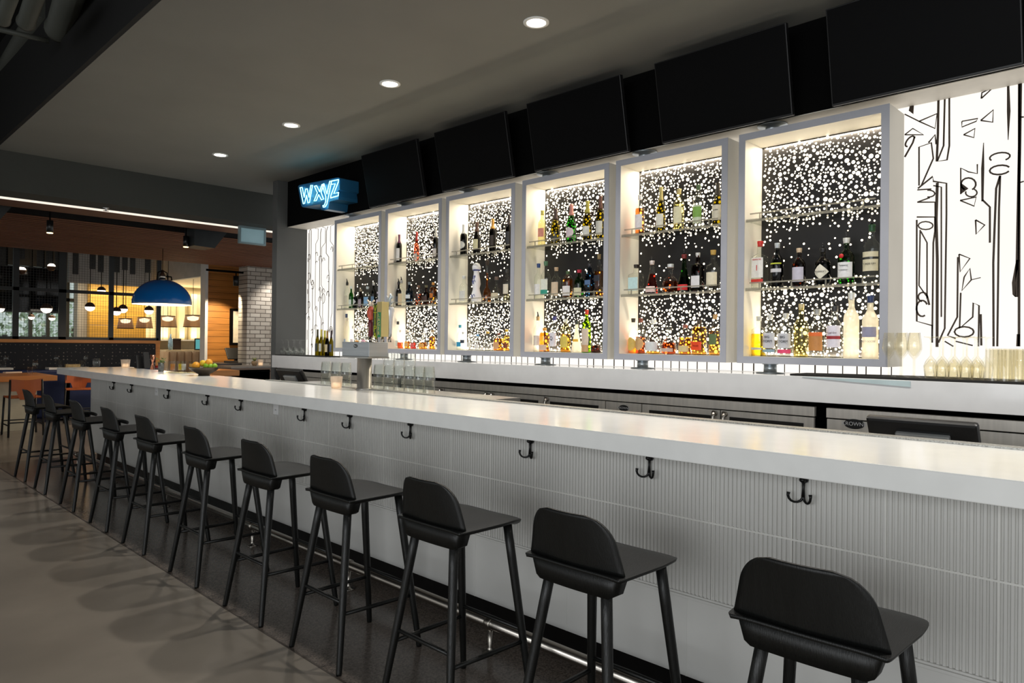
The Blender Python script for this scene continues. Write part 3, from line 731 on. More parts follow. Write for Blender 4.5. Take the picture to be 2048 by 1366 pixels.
row(3, ZS[1], XM, [
 B(x=1071.7, y=528, w=17, s='spirit', g='clear', c=(40, 70, 130), p=(222, 220, 220), d='clear bottle with blue cap and white label', lz=(.12, .42)),
 B(x=1091, y=523, w=20, s='spirit', g='clear', c=(80, 120, 90), p=(222, 224, 214), d='clear bottle with green cap, teal picture on label', lz=(.10, .52), lab2=(.10, .24, (40, 150, 130))),
 B(x=1112, y=535, w=19, s='spirit', g='clear', c=(196, 170, 140), p=(206, 186, 160), d='bottle with cork and large tan label', lz=(.08, .52)),
 B(x=1135.3, y=542.6, w=21, s='flask', g='clear', l='amber', f=.72, c=(60, 90, 50), p=(226, 222, 222), d='rounded amber bottle with green cap and white label', lz=(.08, .44)),
 B(x=1158, y=540, w=21, s='spirit', g='green', c=(180, 30, 60), p=(210, 206, 176), d='green bottle with red cap and cream label', lz=(.06, .34)),
 B(x=1178.8, y=518.5, w=18, s='tall', g='blue', sq=4, c=(50, 50, 56), p=(80, 110, 150), d='blue whisky bottle with dark blue band', lz=(.36, .50), pour=True),
 B(x=1197.3, y=508.8, w=18, s='tall', g='clear', sq=4, l='amber', f=.6, c=(150, 130, 90), p=(36, 40, 52), d='amber whisky bottle with black band and cork', lz=(.36, .50)),
])
row(3, ZB, XM, [
 B(x=1071, y=624, w=17, s='wine', g='clear', c=(190, 160, 110), p=(222, 214, 204), d='clear bottle with tan neck band and pourer', lz=(.18, .46), pour=True),
 B(x=1090, y=656, w=22, s='flask', g='clear', l='amber', f=.80, c=(210, 150, 60), p=(206, 180, 160), d='rounded amber flask with half white label', lz=(.06, .30)),
 B(x=1109.5, y=633, w=19, s='spirit', g='clear', c=(70, 70, 140), p=(222, 220, 230), d='clear bottle with purple-blue cap and white label', lz=(.16, .54), txt=[('Q', .38, .04, (40, 40, 60))]),
 B(x=1132, y=638, w=21, s='flask', g='pale', l='gold', f=.55, c=(220, 220, 210), p=(210, 190, 90), d='pale golden bottle with yellow picture label', lz=(.14, .48)),
 B(x=1154, y=633, w=20, s='bell', g='frost', c=(60, 60, 60), p=(226, 176, 60), d='white frosted bottle with small orange mark', lz=(.34, .42), pour=True),
 B(x=1173.7, y=619.5, w=19, s='wine', g='lime', c=(216, 60, 30), p=(206, 190, 176), d='bright green-necked bottle with red cap and tan label', lz=(.02, .56), lab2=(.02, .18, (186, 150, 110))),
 B(x=1193, y=688, w=20, s='flask', g='brown', c=None, p=None, d='short dark round bottle', lz=(.1, .3)),
])
row(2, ZS[0], XM, [
 B(x=926, y=449.8, w=14, s='wine', g='dark', c=(214, 214, 210), p=(206, 206, 200), d='dark port bottle, white cap, round white emblem', lz=(.22, .46), extra='oval', name='wine_bottle'),
 B(x=952.3, y=444.8, w=15, s='burg', g='dark', c=(90, 60, 46), p=(206, 200, 160), d='dark wine bottle with cream label', lz=(.16, .46), name='wine_bottle'),
 B(x=984, y=438.5, w=15, s='wine', g='dark', c=(206, 150, 60), p=(50, 40, 34), d='dark wine bottle with gold foil', lz=(.2, .5), name='wine_bottle'),
 B(x=1016, y=430, w=14, s='wine', g='dark', c=(50, 40, 40), p=(40, 40, 44), d='dark wine bottle with black foil and label', lz=(.16, .52), name='wine_bottle'),
])
row(2, ZS[1], XM, [
 B(x=927.4, y=552, w=18, s='spirit', g='clear', c=(220, 220, 216), p=(210, 210, 206), d='clear bottle with white stopper and white label', lz=(.08, .44)),
 B(x=952.3, y=525.7, w=22, s='figure', g='ceramic', d='tall white ceramic bottle painted with blue scrolls', extra='figure'),
 B(x=973.5, y=520.8, w=17, s='neck', g='clear', l='amber', f=.70, c=(60, 46, 34), p=None, d='tall thin-necked bottle of amber tequila'),
 B(x=992.6, y=554, w=21, s='dome', g='clear', c=(110, 90, 80), p=(196, 186, 160), d='round clear bottle with brown stopper', lz=(.12, .34)),
 B(x=1013.5, y=529.5, w=15, s='spirit', g='clear', l='pale', f=.2, c=(60, 60, 60), p=(214, 206, 190), d='clear bottle with beige label and pourer', lz=(.22, .52), pour=True),
])
row(2, ZB, XM, [
 B(x=913.7, y=650, w=13, s='spirit', g='clear', c=(40, 130, 160), p=(40, 150, 200), d='clear bottle with turquoise cap and blue square', lz=(.14, .32)),
 B(x=928, y=664, w=13, s='spirit', g='clear', c=(214, 214, 214), p=(50, 60, 80), d='clear bottle with small navy label', lz=(.38, .56)),
 B(x=941, y=669, w=12, s='spirit', g='clear', c=(214, 214, 214), p=(214, 214, 210), d='small clear bottle with white label', lz=(.2, .5)),
 B(x=956, y=669, w=13, s='spirit', g='clear', c=(60, 130, 190), p=(214, 214, 216), d='small clear bottle with sky blue cap', lz=(.14, .4)),
 B(x=976, y=662.8, w=18, s='dome', g='clear', c=(190, 160, 70), p=None, d='round clear bottle with gold stopper'),
 B(x=998.4, y=666.5, w=20, s='flask', g='clear', sq=4, l='amber', f=.7, c=(110, 60, 46), p=(206, 160, 120), d='square amber bottle with pink-tan label', lz=(.10, .50)),
 B(x=1014, y=659, w=13, s='square', g='clear', l='gold', f=.74, c=(206, 170, 40), p=(110, 50, 30), d='golden bottle with brown band', lz=(.16, .36)),
])
row(1, ZS[0], XM, [
 B(x=795.8, y=469.9, w=11, s='wine', g='dark', c=(90, 40, 70), p=(206, 206, 206), d='dark wine bottle with purple foil and white label', lz=(.10, .52), name='wine_bottle'),
 B(x=832, y=464, w=11, s='burg', g='rose', c=(180, 50, 40), p=(206, 190, 180), d='red rose wine bottle with pale label', lz=(.04, .26), name='wine_bottle'),
 B(x=870, y=457, w=11, s='wine', g='dark', c=(206, 206, 200), p=(206, 200, 196), d='dark wine bottle, pale foil, white label', lz=(.08, .34), name='wine_bottle'),
])
row(1, ZS[1], XM, [
 B(x=790, y=558, w=11, s='spirit', g='navy', c=(30, 30, 34), p=(60, 66, 76), d='dark blue-grey bottle with slate label', lz=(.1, .4), pour=True),
 B(x=802.5, y=553.7, w=13, s='square', g='clear', c=(150, 150, 150), p=(206, 186, 150), d='clear bottle with large beige label and pourer', lz=(.04, .48), pour=True),
 B(x=818.6, y=558, w=15, s='spirit', g='blue', c=(120, 130, 136), p=(206, 214, 220), d='bluish bottle with pale domed label', lz=(.30, .46), pour=True),
 B(x=837, y=571, w=15, s='flask', g='clear', l='cognac', f=.6, c=(120, 90, 70), p=None, d='rounded red-amber whisky bottle'),
 B(x=852.3, y=571, w=13, s='spirit', g='brown', c=(96, 90, 60), p=(70, 46, 40), d='dark amber bottle with dark label', lz=(.14, .44)),
 B(x=866, y=565, w=12, s='flask', g='clear', sq=4, l='amber', f=.8, c=(206, 150, 70), p=(190, 110, 40), d='tall square amber bottle', lz=(.3, .5)),
])
row(1, ZB, XM, [
 B(x=790.8, y=643, w=9, s='tall', g='clear', c=(50, 50, 50), p=(196, 206, 196), d='slim clear bottle with black cap', lz=(.1, .3)),
 B(x=802, y=660, w=12, s='flask', g='clear', l='cognac', f=.34, c=(214, 206, 200), p=(220, 80, 40), d='part-full amber bottle with orange label', lz=(.14, .32)),
 B(x=815.5, y=660, w=12, s='flask', g='clear', l='amber', f=.40, c=(206, 196, 180), p=(206, 170, 110), d='part-full amber bottle with tan label', lz=(.12, .34)),
 B(x=828, y=666, w=12, s='spirit', g='clear', l='red', f=.40, c=(206, 196, 190), p=(190, 90, 90), d='bottle of red-brown spirit with rosy label', lz=(.12, .36)),
 B(x=847, y=666, w=18, s='dome', g='clear', l='amber', f=.42, c=(220, 214, 206), p=(206, 160, 90), d='round-shouldered amber bottle with tan label', lz=(.12, .34)),
 B(x=865.5, y=660, w=13, s='square', g='clear', l='amber', f=.66, c=(120, 100, 70), p=None, d='full amber bottle with dark cap, no label'),
])
row(0, ZS[1], XM, [
 B(x=692, y=558, w=11, s='wine', g='clear', c=(30, 30, 30), p=(206, 200, 180), d='tall clear bottle with beige label and pourer', lz=(.1, .5), pour=True),
 B(x=702.2, y=572.7, w=9, s='spirit', g='green', c=(220, 222, 220), p=(206, 214, 206), d='green bottle with white cap', lz=(.1, .4)),
 B(x=710.5, y=584, w=9, s='spirit', g='navy', c=(30, 30, 34), p=(190, 190, 190), d='short dark bottle with grey diamond label', lz=(.2, .6), extra='diamond'),
 B(x=721.5, y=578.6, w=10, s='spirit', g='brown', c=(150, 140, 120), p=(150, 140, 150), d='brown bottle with cork and grey label', lz=(.08, .46)),
 B(x=735, y=573.4, w=15, s='square', g='clear', c=(190, 200, 204), p=(120, 160, 196), d='clear bottle with light blue label and silver cap', lz=(.1, .5)),
 B(x=747, y=565.4, w=10, s='spirit', g='navy', c=(190, 190, 190), p=(90, 120, 150), d='dark bottle with tall silver cap and blue label', lz=(.2, .44)),
 B(x=756, y=584, w=7, s='spirit', g='navy', c=(190, 180, 196), p=(190, 180, 196), d='dark bottle half hidden by the frame, lilac label', lz=(.1, .5)),
])
row(0, ZB, XM, [
 B(x=687.3, y=628, w=9, s='tall', g='frost', c=(50, 66, 100), p=(150, 170, 196), d='tall frosted bottle with navy cap', lz=(.1, .26)),
 B(x=696.4, y=636, w=9, s='tall', g='frost', c=(214, 206, 190), p=None, d='tall frosted white bottle with cream cap'),
 B(x=707, y=652, w=11, s='spirit', g='clear', c=(214, 214, 210), p=(206, 200, 206), d='clear bottle with faint lilac label', lz=(.1, .4)),
 B(x=717, y=657, w=10, s='spirit', g='clear', c=(206, 200, 196), p=(206, 140, 60), d='clear bottle with orange label', lz=(.1, .4)),
 B(x=731, y=649, w=14, s='square', g='clear', c=(214, 206, 206), p=(214, 170, 186), d='clear bottle with pink label', lz=(.1, .36)),
])

# wine bottles, mats and glasses standing on the back counter
CT = 1.2165
tag(box(4.075, 4.30, 6.85, 7.98, CT, CT+.010).obj('rubber_mat', M_mat), 'black ribbed rubber bar mat under wine glasses near the column', 'bar mat')
pm0 = at(1600, 748, Z=CT)
tag(MB().prism([(4.062, .05, CT), (4.062, 1.75, CT), (4.30, 1.75, CT), (4.46, 1.22, CT), (4.46, .05, CT)], (0, 0, .011)).obj('rubber_mat', M_mat), 'black ribbed rubber bar mat under the glasses by the large mural', 'bar mat')
ls = [at(q, 752, X=4.046).y for q in (1604, 1700, 1821)]
tag(MB().prism([(4.046, ls[0], CT-.004), (4.046, ls[2], CT-.004), (4.046, ls[2], CT-.034), (4.046, ls[1], CT-.020)], (.0035, 0, 0)).obj('liner_strip', mat('pale_blue_liner', (186, 204, 206), .6)), 'thin pale blue liner strip hanging over the back counter edge below the mat', 'liner')
for x, y_, g, c, p, d in ((636, 659, 'olive', (60, 60, 30), (60, 66, 60), 'olive wine bottle with grey label at the column end of the five'), (643.5, 659, 'olive', (206, 190, 80), (214, 214, 206), 'yellow-green wine bottle with white label, second from column'),
                          (650.5, 661, 'olive', (206, 196, 60), None, 'yellow-green wine bottle at the back of the five'), (655.5, 662, 'dark', (170, 130, 60), (206, 190, 150), 'dark wine bottle with gold foil and tan label in front'),
                          (663.5, 661, 'olive', (70, 56, 60), (96, 106, 130), 'olive wine bottle with blue-grey label beside the display case')):
    X = 4.24 if p is None else 4.15 if g == 'dark' else 4.19
    bottle(x, y_, 9.4, CT+.0105, X, 'burg', g, None, 0, c, p, d, lz=(.16, .46), name='wine_bottle', group='wine bottles on the back counter')

def stem_glass(h=.20, r=.036, bowl=.5, flip=False, tulip=.8):
    """outline of a stemmed glass, foot at 0"""
    p = [(r*.95, 0), (r*.95, .002), (.006, .008), (.004, .02), (.004, h*(1-bowl)-.01), (.010, h*(1-bowl)), (r*.7, h*(1-bowl)+.018), (r, h*(1-bowl)+.045), (r*.97, h*(1-bowl*.45)), (r*tulip, h)]
    p += [(r*tulip-.0015, h), (r*.95-.002, h*(1-bowl*.45)), (r-.0025, h*(1-bowl)+.046), (.004, h*(1-bowl)+.008)]
    if flip: p = [(a, h-b) for a, b in p]
    return p
M_cg = glass('bar_glass', (253, 254, 253), (96, 102, 98))
M_cgw = glass('bar_glass_warm', (255, 254, 250), (140, 128, 104))
NTH = ['first', 'second', 'third', 'fourth', 'fifth', 'sixth', 'seventh']
def put(name, prof, pts, labels, cat, group, m=M_cgw, seg=16, z=None):
    o0 = None
    for i, (x, y_, zz) in enumerate(pts):
        lb = labels[i] if isinstance(labels, list) else labels
        if o0 is None: o0 = MB().lathe(prof, seg=seg, cap0=False, cap1=False).obj(name, m); o = o0
        else: o = o0.copy(); COL.objects.link(o)
        o.location = (x, y_, zz+.0008); tag(o, lb, cat, group)
random.seed(3)
zg = CT+.0105
wy = [at(x, 690, X=4.13).y for x in (567, 578, 590, 603)]
put('wine_glass', stem_glass(.175, .036, .52, True), [(4.125, y_, zg) for y_ in wy]+[(4.205, y_+.03, zg) for y_ in wy], ['upturned wine glass near the column, %s row, %s from the column' % (r_, n_) for r_ in ('front', 'back') for n_ in NTH[:4]], 'wine glass', 'upturned wine glasses by the column', M_cg)
fy = [at(x, 700, X=4.17).y for x in (1783, 1796, 1809, 1822, 1834)]
put('champagne_flute', stem_glass(.235, .034, .56, False, .72), [(4.13+.085*(i % 2), y_, zg) for i, y_ in enumerate(fy)], ['upright wine glass on the mural mat, %s from the display case' % n_ for n_ in NTH[:5]], 'wine glass', 'upright wine glasses by the mural')
gy = [at(x, 700, X=4.17).y for x in (1866, 1890, 1914, 1938, 1960)]
put('wine_glass', stem_glass(.215, .033, .50, True), [(X, y_+dy, zg) for X, dy in ((4.13, 0), (4.215, .02), (4.30, .0)) for y_ in gy], ['upturned wine glass below the large mural, %s row, %s from the display case' % (r_, n_) for r_ in ('front', 'middle', 'back') for n_ in NTH[:5]], 'wine glass', 'upturned wine glasses below the mural')
ty = [at(x, 700, X=4.13).y for x in (1986, 2010, 2034, 2060)]
def tumbler(h, r0, r1, t=.0025): return [(r0, 0), (r1, h), (r1-t, h), (r0-t, .008), (.002, .008)]
put('highball_glass', [(.031, 0), (.029, .152), (.027, .156), (.002, .156), (.002, .150), (.026, .150), (.0285, .0)], [(X, y_, zg) for X in (4.12, 4.20, 4.28) for y_ in ty], ['upturned tall tumbler below the mural, %s row, %s from the wine glasses' % (r_, n_) for r_ in ('front', 'middle', 'back') for n_ in NTH[:4]], 'glass', 'upturned tall tumblers below the mural')

# tumblers stacked behind the beer tap
inv = [(.041, 0), (.0335, .082), (.032, .085), (.002, .085), (.002, .078), (.031, .078), (.038, 0)]
LZ = 1.0565
px0 = [(X, y_) for X in (2.875, 2.96) for y_ in (at(652, 770, X=X).y, at(672, 770, X=X).y, at(692, 770, X=X).y)]
put('tumbler', inv, [(x, y_, LZ+.0865*k) for k in (0, 1) for x, y_ in px0], ['upturned tumbler behind the bar-top candle, %s tier, %s row, %s from the till' % (k_, r_, n_) for k_ in ('lower', 'upper') for r_ in ('front', 'back') for n_ in NTH[:3]], 'glass', 'stacked tumblers on the candle side of the tap', M_cg)
px1 = [(X, y_) for X in (2.875, 2.965) for y_ in (4.04, 3.945, 3.85, 3.755, 3.66, 3.565, 3.47)]
px1 = [(X, at(px, 772, X=X).y) for X in (2.875, 2.965) for px in (758, 778, 798, 819, 839, 858)]
put('tumbler', inv, [(x, y_, LZ+.0865*k) for k in (0, 1) for x, y_ in px1]+[(x, y_, LZ+.173) for x, y_ in (px1[1], px1[2], px1[3])], ['upturned tumbler right of the beer tap, %s tier, %s row, %s from the tap' % (k_, r_, n_) for k_ in ('lower', 'middle') for r_ in ('front', 'back') for n_ in NTH[:6]]+['upturned tumbler on the very top of the stack, %s from the tap' % n_ for n_ in NTH[:3]], 'glass', 'stacked tumblers on the camera side of the tap', M_cg)

# ================================================================ BEER TAP
X0 = 2.70
Y0 = at(738, 700, X=X0).y; Y1 = at(684, 700, X=X0).y; X1 = at(776, 700, Y=Y0).x
z0 = at(738, 714, X=X0).z; z1 = at(738, 684, X=X0).z
tw = thing('beer_tap', 'steel beer tap tower with box head on a round column behind the bar', 'beer tap', ((X0+X1)/2, (Y0+Y1)/2, 1.057)); tx, ty_ = tw.location.x, tw.location.y
cx = at(728, 740, X=(X0+X1)/2)
MB().box(X0-tx, X1-tx, Y0-ty_, Y1-ty_, z0-1.057, z1-1.057).obj('head', mat('tap_steel', (186, 190, 194), .35, .9, scale=3, aniso=(1, 1, 20)), tw, bevel=.003)
MB().box(X0-tx-.012, X1-tx+.006, Y0-ty_-.006, Y1-ty_+.006, z0-1.067, z0-1.057).obj('flange', M_steel, tw)
cyl_y = (Y0+Y1)/2
MB().lathe([(.062, 0), (.062, .01), (.050, .014), (.050, z0-1.067)], (0, 0, 0), 24).obj('column', mat('column_steel', (206, 202, 196), .32, .85), tw)
pb = at(711, 692, X=X0-.001)
b_ = MB().lathe([(.022, 0), (.022, .002)], seg=20, sy=.55).obj('badge', M_blkplastic, tw); b_.rotation_euler = ROTX; b_.location = (X0-tx-.0005, pb.y-ty_, pb.z-1.057)
text('Micro', .014, M_white, tw, (X0-tx-.0032, pb.y-ty_, pb.z-1.057), ROTX)
def handle(px, ytop, wpx, X, c, label, kind, ytilt=0):
    p = at(px, 685, X=X); top = at(px, ytop, X=X).z; zb = z1+.0005; h = top-zb; ww = wpx*(p.x*_F.x+p.y*_F.y)/F_PX/2
    t = thing('tap_handle', label, 'tap handle', (X, p.y, zb), 0, 'beer tap handles')
    MB().lathe([(.012, 0), (.012, .02), (.008, .025), (.008, .04)], seg=12).obj('ferrule', M_chrome, t)
    if kind == 'figure':
        MB().lathe([(.012, .035), (.017, .04), (.019, h*.45), (.014, h*.52)], seg=14).obj('grip', mat('tap_maroon', (110, 34, 44), .4), t)
        m = MB(); m.lathe([(.012, h*.52), (.024, h*.62), (.026, h*.74), (.016, h*.82), (.010, h*.85)], seg=14); m.obj('figure', mat('tap_red', (206, 90, 70), .4), t)
        m = MB(); m.lathe([(.010, h*.84), (.019, h*.88), (.017, h*.92), (0, h*.94)], seg=12); m.tube([(0, .0, h*.92), (0, .025, h*.96), (0, .04, h)], .006, 8); m.tube([(0, 0, h*.92), (0, -.02, h*.95), (0, -.038, h*.98)], .006, 8); m.obj('head', mat('tap_cream', (226, 210, 190), .5), t)
        text('LAGER', .022, mat('tap_ink', (236, 220, 200), .5), t, (-.0205, 0, h*.25), (0, -PI/2, PI/1), depth=.001)
    elif kind == 'blade':
        m = MB(); m.prism([(-.012, -ww, .035), (-.012, -ww*1.05, h*.97), (-.012, -ww*.5, h), (-.012, ww*.7, h*.97), (-.012, ww, h*.7), (-.012, ww*.75, .035)], (.024, 0, 0)); m.obj('paddle', mat('tap_dark_green', (40, 66, 30), .4), t, bevel=.002)
        for i, ch in enumerate(('V', 'T', 'I', 'P', 'A')): text(ch, .062, mat('tap_lime', (200, 206, 40), .5), t, (-.0135, 0, h*(.86-.175*i)), ROTX, depth=.001)
    elif kind == 'board':
        m = MB(); m.box(-.028, .028, -ww, ww, .035, h); m.obj('paddle', mat('tap_tan', (196, 176, 116), .5), t, bevel=.002)
        m = MB(); m.box(-.0295, -.027, -ww*.62, ww*.62, h*.12, h*.74); m.obj('panel', mat('tap_green', (40, 140, 90), .5), t)
        for i, ch in enumerate('LAGER'): text(ch, .034, mat('tap_tan2', (226, 206, 140), .5), t, (-.0305, 0, h*(.66-.11*i)), ROTX, depth=.001)
    else:
        MB().lathe([(.012, .035), (.016, .06), (.021, h*.5), (.030, h*.70), (.028, h*.76), (.02, h*.78)], seg=16).obj('grip', mat('tap_silver', (206, 208, 212), .25, .5), t)
        m = MB()
        z_ = h*.78; m.tube([(0, .012, z_), (0, .0, z_+.02), (0, .004, z_+.05), (0, -.012, z_+.07), (0, -.004, z_+.085)], .009, 8, rv=[.006, .010, .012, .010, .007])
        m.tube([(0, 0, z_+.03), (0, -.02, z_+.02), (0, -.03, z_+.035)], .004, 6); m.tube([(0, 0, z_+.055), (0, -.022, z_+.055), (0, -.034, z_+.07)], .004, 6); m.tube([(0, .008, z_+.01), (0, .028, z_+.03), (0, .026, z_+.06), (0, .035, z_+.075)], .0035, 6)
        m.obj('lion', mat('tap_lion', (190, 200, 206), .3, .4), t)
    return t
handle(741, 600, 13, X0+.05, None, 'red and maroon tap handle shaped like a figure', 'figure')
handle(753, 607, 17, X0+.055, None, 'dark green tap handle with yellow lettering', 'blade')
handle(765, 604, 17, X0+.06, None, 'tan and green board-shaped tap handle', 'board')
handle(779, 594, 14, X0+.11, None, 'silver-white tap handle topped by a small lion', 'lion')

# ================================================================ NEON SIGN
XN = 3.985
def zn(pts, X=XN): return [at(560+x/6.827, 360+y/6.827, X=X) for x, y in pts]
sg = thing('neon_sign', 'glowing blue neon WXYZ sign on a blue box at the end of the black valance', 'sign', (4.225, 7.05, 3.05))
off = Vector(sg.location)
def rel(pts): return [p-off for p in pts]
outl = zn([(245, 90), (262, 70), (790, -35), (815, -25), (815, 130), (790, 150), (800, 225), (800, 268), (690, 290), (672, 300), (660, 400), (600, 415), (556, 405), (552, 330), (310, 372), (290, 350)], XN+.01)
MB().prism(rel(outl), (4.225-XN-.01, 0, 0)).obj('sign_box', mat('sign_blue', (38, 96, 134), .35, noise=.06), sg)
M_neon = glow('neon_tube', (120, 226, 255), 5.0)
NE = {'w': [[(275, 105), (318, 325), (335, 322), (362, 210), (382, 312), (402, 308), (445, 70), (420, 72), (396, 235), (372, 120), (350, 125), (330, 235), (302, 100), (275, 105)]],
      'x': [[(470, 85), (500, 78), (540, 160), (575, 60), (602, 55), (560, 165), (595, 262), (565, 270), (528, 200), (495, 282), (465, 288), (510, 175), (470, 85)]],
      'y': [[(600, 52), (640, 190), (680, 15), (705, 12), (640, 330), (615, 368), (590, 370), (585, 350), (605, 345), (622, 300), (625, 230), (578, 60), (600, 52)]],
      'z': [[(700, 15), (800, -5), (795, 30), (735, 185), (800, 170), (795, 215), (690, 245), (695, 210), (755, 50), (700, 60), (700, 15)]]}
for ch, L in NE.items():
    m = MB()
    for l in L: m.tube(rel(zn(l, XN-.014)), .0048, 6)
    m.obj('letter_'+{'w': 'double_u', 'x': 'ex', 'y': 'wye', 'z': 'zed'}[ch], M_neon, sg)

# ================================================================ TELEVISIONS
M_tv = mat('tv_screen', (7, 7, 8), .5, noise=.04, spec=.07)
M_tvf = mat('tv_bezel', (24, 24, 25), .35, spec=.3)
def make_tv(yc, label):
    t = thing('television', label, 'television', (4.10, yc, 2.733), 0, 'televisions above the display cases')
    t.rotation_euler = (0, math.radians(-11.6), 0)
    MB().box(0, .035, -.443, .443, 0, .52).obj('housing', M_tvf, t, bevel=.003)
    MB().box(-.0015, .001, -.436, .436, .012, .513).obj('screen', M_tv, t)
    m = MB(); m.box(.035, .10, -.12, .12, .16, .36); m.box(.10, .13, -.05, .05, .2, .3); m.obj('wall_mount', M_blk, t)
    return t
tvl = ['television hung beside the neon sign, tilted down', 'second television from the neon sign, tilted down', 'middle one of the five hanging televisions, tilted down', 'fourth television from the neon sign, tilted down', 'television above the large lit mural, cut by the frame']
tv0 = make_tv(5.64, tvl[0])
for yc, lb in zip((4.498, 3.371, 2.209, 1.10), tvl[1:]):
    o = dup(tv0, (4.10, yc, 2.733), 0, lb)

# ================================================================ CEILING LIGHTS
M_dl = glow('downlight_led', (255, 250, 240), 14)
M_dlr = mat('downlight_ring', (225, 225, 222), .5)
dll = ['recessed ceiling downlight over the far end of the bar', 'second recessed ceiling downlight from the far end', 'third recessed ceiling downlight from the far end', 'recessed ceiling downlight at the camera end of the line']
def make_dl(yv, lb):
    t = thing('downlight', lb, 'ceiling light', (3.132, yv, CZ), 0, 'recessed downlights over the bar')
    m = MB(); m.lathe([(.078, 0), (.078, -.006), (.060, -.008), (.056, -.003), (.056, -.001)], seg=28, cap0=False, cap1=False); m.obj('trim_ring', M_dlr, t)
    MB().lathe([(.056, -.001), (.056, -.0025)], seg=24).obj('lens', M_dl, t)
    return t
dl0 = None
for yv, lb in zip((7.374, 5.883, 4.396, 2.914), dll):
    if dl0 is None: dl0 = make_dl(yv, lb)
    else: dup(dl0, (3.132, yv, CZ), 0, lb)
for yv in (7.374, 5.883, 4.396, 2.914, 1.43, -.05, -1.5):
    lamp('downlight_beam', 'SPOT', (3.132, yv, CZ-.02), 82, (1, .95, .88), (0, 0, 0), spot_size=math.radians(125), spot_blend=.9, shadow_soft_size=.05)
# sprinkler on the beam
t = thing('sprinkler', 'small white sprinkler head under the beam', 'sprinkler', (2.568, 9.15, 2.905))
MB().lathe([(.035, -.002), (.012, -.01), (.008, -.03)], seg=12).obj('escutcheon', M_white, t); MB().lathe([(.03, -.034), (.03, -.037)], seg=12).obj('deflector', M_white, t)

# ================================================================ TILLS
def till(loc, rz, label, w_=.36):
    t = thing('point_of_sale_terminal', label, 'till', loc, rz)
    m = MB(); M_ = Matrix.Rotation(math.radians(-28), 4, 'Y')
    m.box(-.018, .018, -w_/2, w_/2, -.13, .13, M_); m.obj('screen_housing', M_blkplastic, t, bevel=.012)
    m = MB(); m.box(.019, .020, -w_/2+.02, w_/2-.02, -.11, .11, M_); m.obj('screen', mat('till_screen', (20, 24, 28), .15), t)
    m = MB(); m.box(-.036, -.014, -.105, .09, -.13, .078, M_); m.obj('stand', mat('till_silver', (190, 192, 192), .4, .5), t, bevel=.006)
    m = MB(); m.box(-.10, .12, -.12, .12, -.165, -.10); m.obj('foot', M_blkplastic, t, bevel=.005)
    return t
pc = at(1848, 862, X=3.22)
till((3.22, pc.y, .985), 0, 'large black till screen seen from behind, by the solid fridge door', .40)
tag(box(3.02, 3.42, pc.y-.3, pc.y+.3, 0, .8192).obj('under_bar_cabinet', M_steel), 'steel under-bar cabinet carrying the large till screen', 'cabinet')
pc = at(590, 757, X=3.05)
till((3.05, pc.y, 1.035), 0, 'black till screen behind the bar near the column', .42)
tag(box(2.88, 3.22, pc.y-.3, pc.y+.3, 0, .8345).obj('under_bar_cabinet', M_steel), 'steel under-bar cabinet carrying the till near the column', 'cabinet')

# ================================================================ ON THE BAR TOP
BT = 1.0583
def lit_candle(p, lb, s=1):
    t = thing('candle_holder', lb, 'candle', (p.x, p.y, BT))
    MB().lathe([(.030*s, 0), (.034*s, .006), (.040*s, .075*s), (.0375*s, .075*s), (.031*s, .01), (.002, .01)], seg=4, rot=.5, n=2).obj('glass_cup', M_candle, t)
    MB().lathe([(.022*s, .0105), (.022*s, .035*s)], seg=16).obj('candle', glow('candle_wax', (255, 226, 190), 1.6), t)
    return t
M_candle = glass('frosted_candle_glass', (250, 240, 228), (226, 214, 200), .3, .5)
lit_candle(Vector((2.70, at(673, 770, X=2.70).y, 0)), 'lit candle in a square frosted glass in front of the stacked tumblers', 1.1)
lit_candle(at(251, 735, Z=BT), 'lit candle in a square frosted glass on the far end of the bar top', 1.25)
pb = at(408, 751, Z=BT); bw = thing('fruit_bowl', 'shallow dark footed bowl holding oranges and limes on the bar top', 'bowl', (pb.x, pb.y, BT))
MB().lathe([(.052, 0), (.048, .012), (.07, .024), (.112, .050), (.132, .072), (.134, .078), (.129, .078), (.108, .056), (.06, .030), (.002, .026)], seg=32, cap0=True, cap1=False).obj('bowl', mat('bronze_bowl', (84, 74, 62), .35, .6, scale=12, noise=.2), bw)
M_or = mat('orange_skin', (240, 166, 40), .45, bump=.4, bscale=300, noise=.05); M_le = mat('lemon_skin', (236, 200, 50), .45, bump=.3, bscale=250); M_li = mat('lime_skin', (140, 186, 40), .4, bump=.3, bscale=250, noise=.15)
def fruit(name, dx, dz, r, m, lb, k=1.0):
    # dx along the picture's horizontal, dz up
    c = Vector((pb.x+_R.x*dx, pb.y+_R.y*dx, BT+dz))+Vector((_F.x, _F.y, 0))*0
    o = MB().lathe([(r*.12, -r*k), (r*.5, -r*.88*k), (r*.85, -r*.5*k), (r, 0), (r*.85, r*.5*k), (r*.5, r*.88*k), (r*.12, r*k)], seg=18).obj(name, m)
    o.location = c+Vector((_F.x, _F.y, 0))*(.02 if dz > .1 else -.0); tag(o, lb, 'fruit', 'fruit in the bowl')
fruit('orange', -.075, .088, .038, M_or, 'orange at the dining end of the fruit bowl')
fruit('orange', -.020, .112, .030, M_le, 'yellow lemon behind the front orange')
fruit('orange', .035, .118, .035, M_or, 'topmost orange of the fruit bowl')
fruit('lime', .020, .087, .027, M_li, 'yellow-green lime in the middle of the bowl')
fruit('lime', .060, .083, .026, M_li, 'green lime at the front of the bowl')
fruit('lime', .098, .088, .025, M_li, 'green lime at the wall end of the bowl')
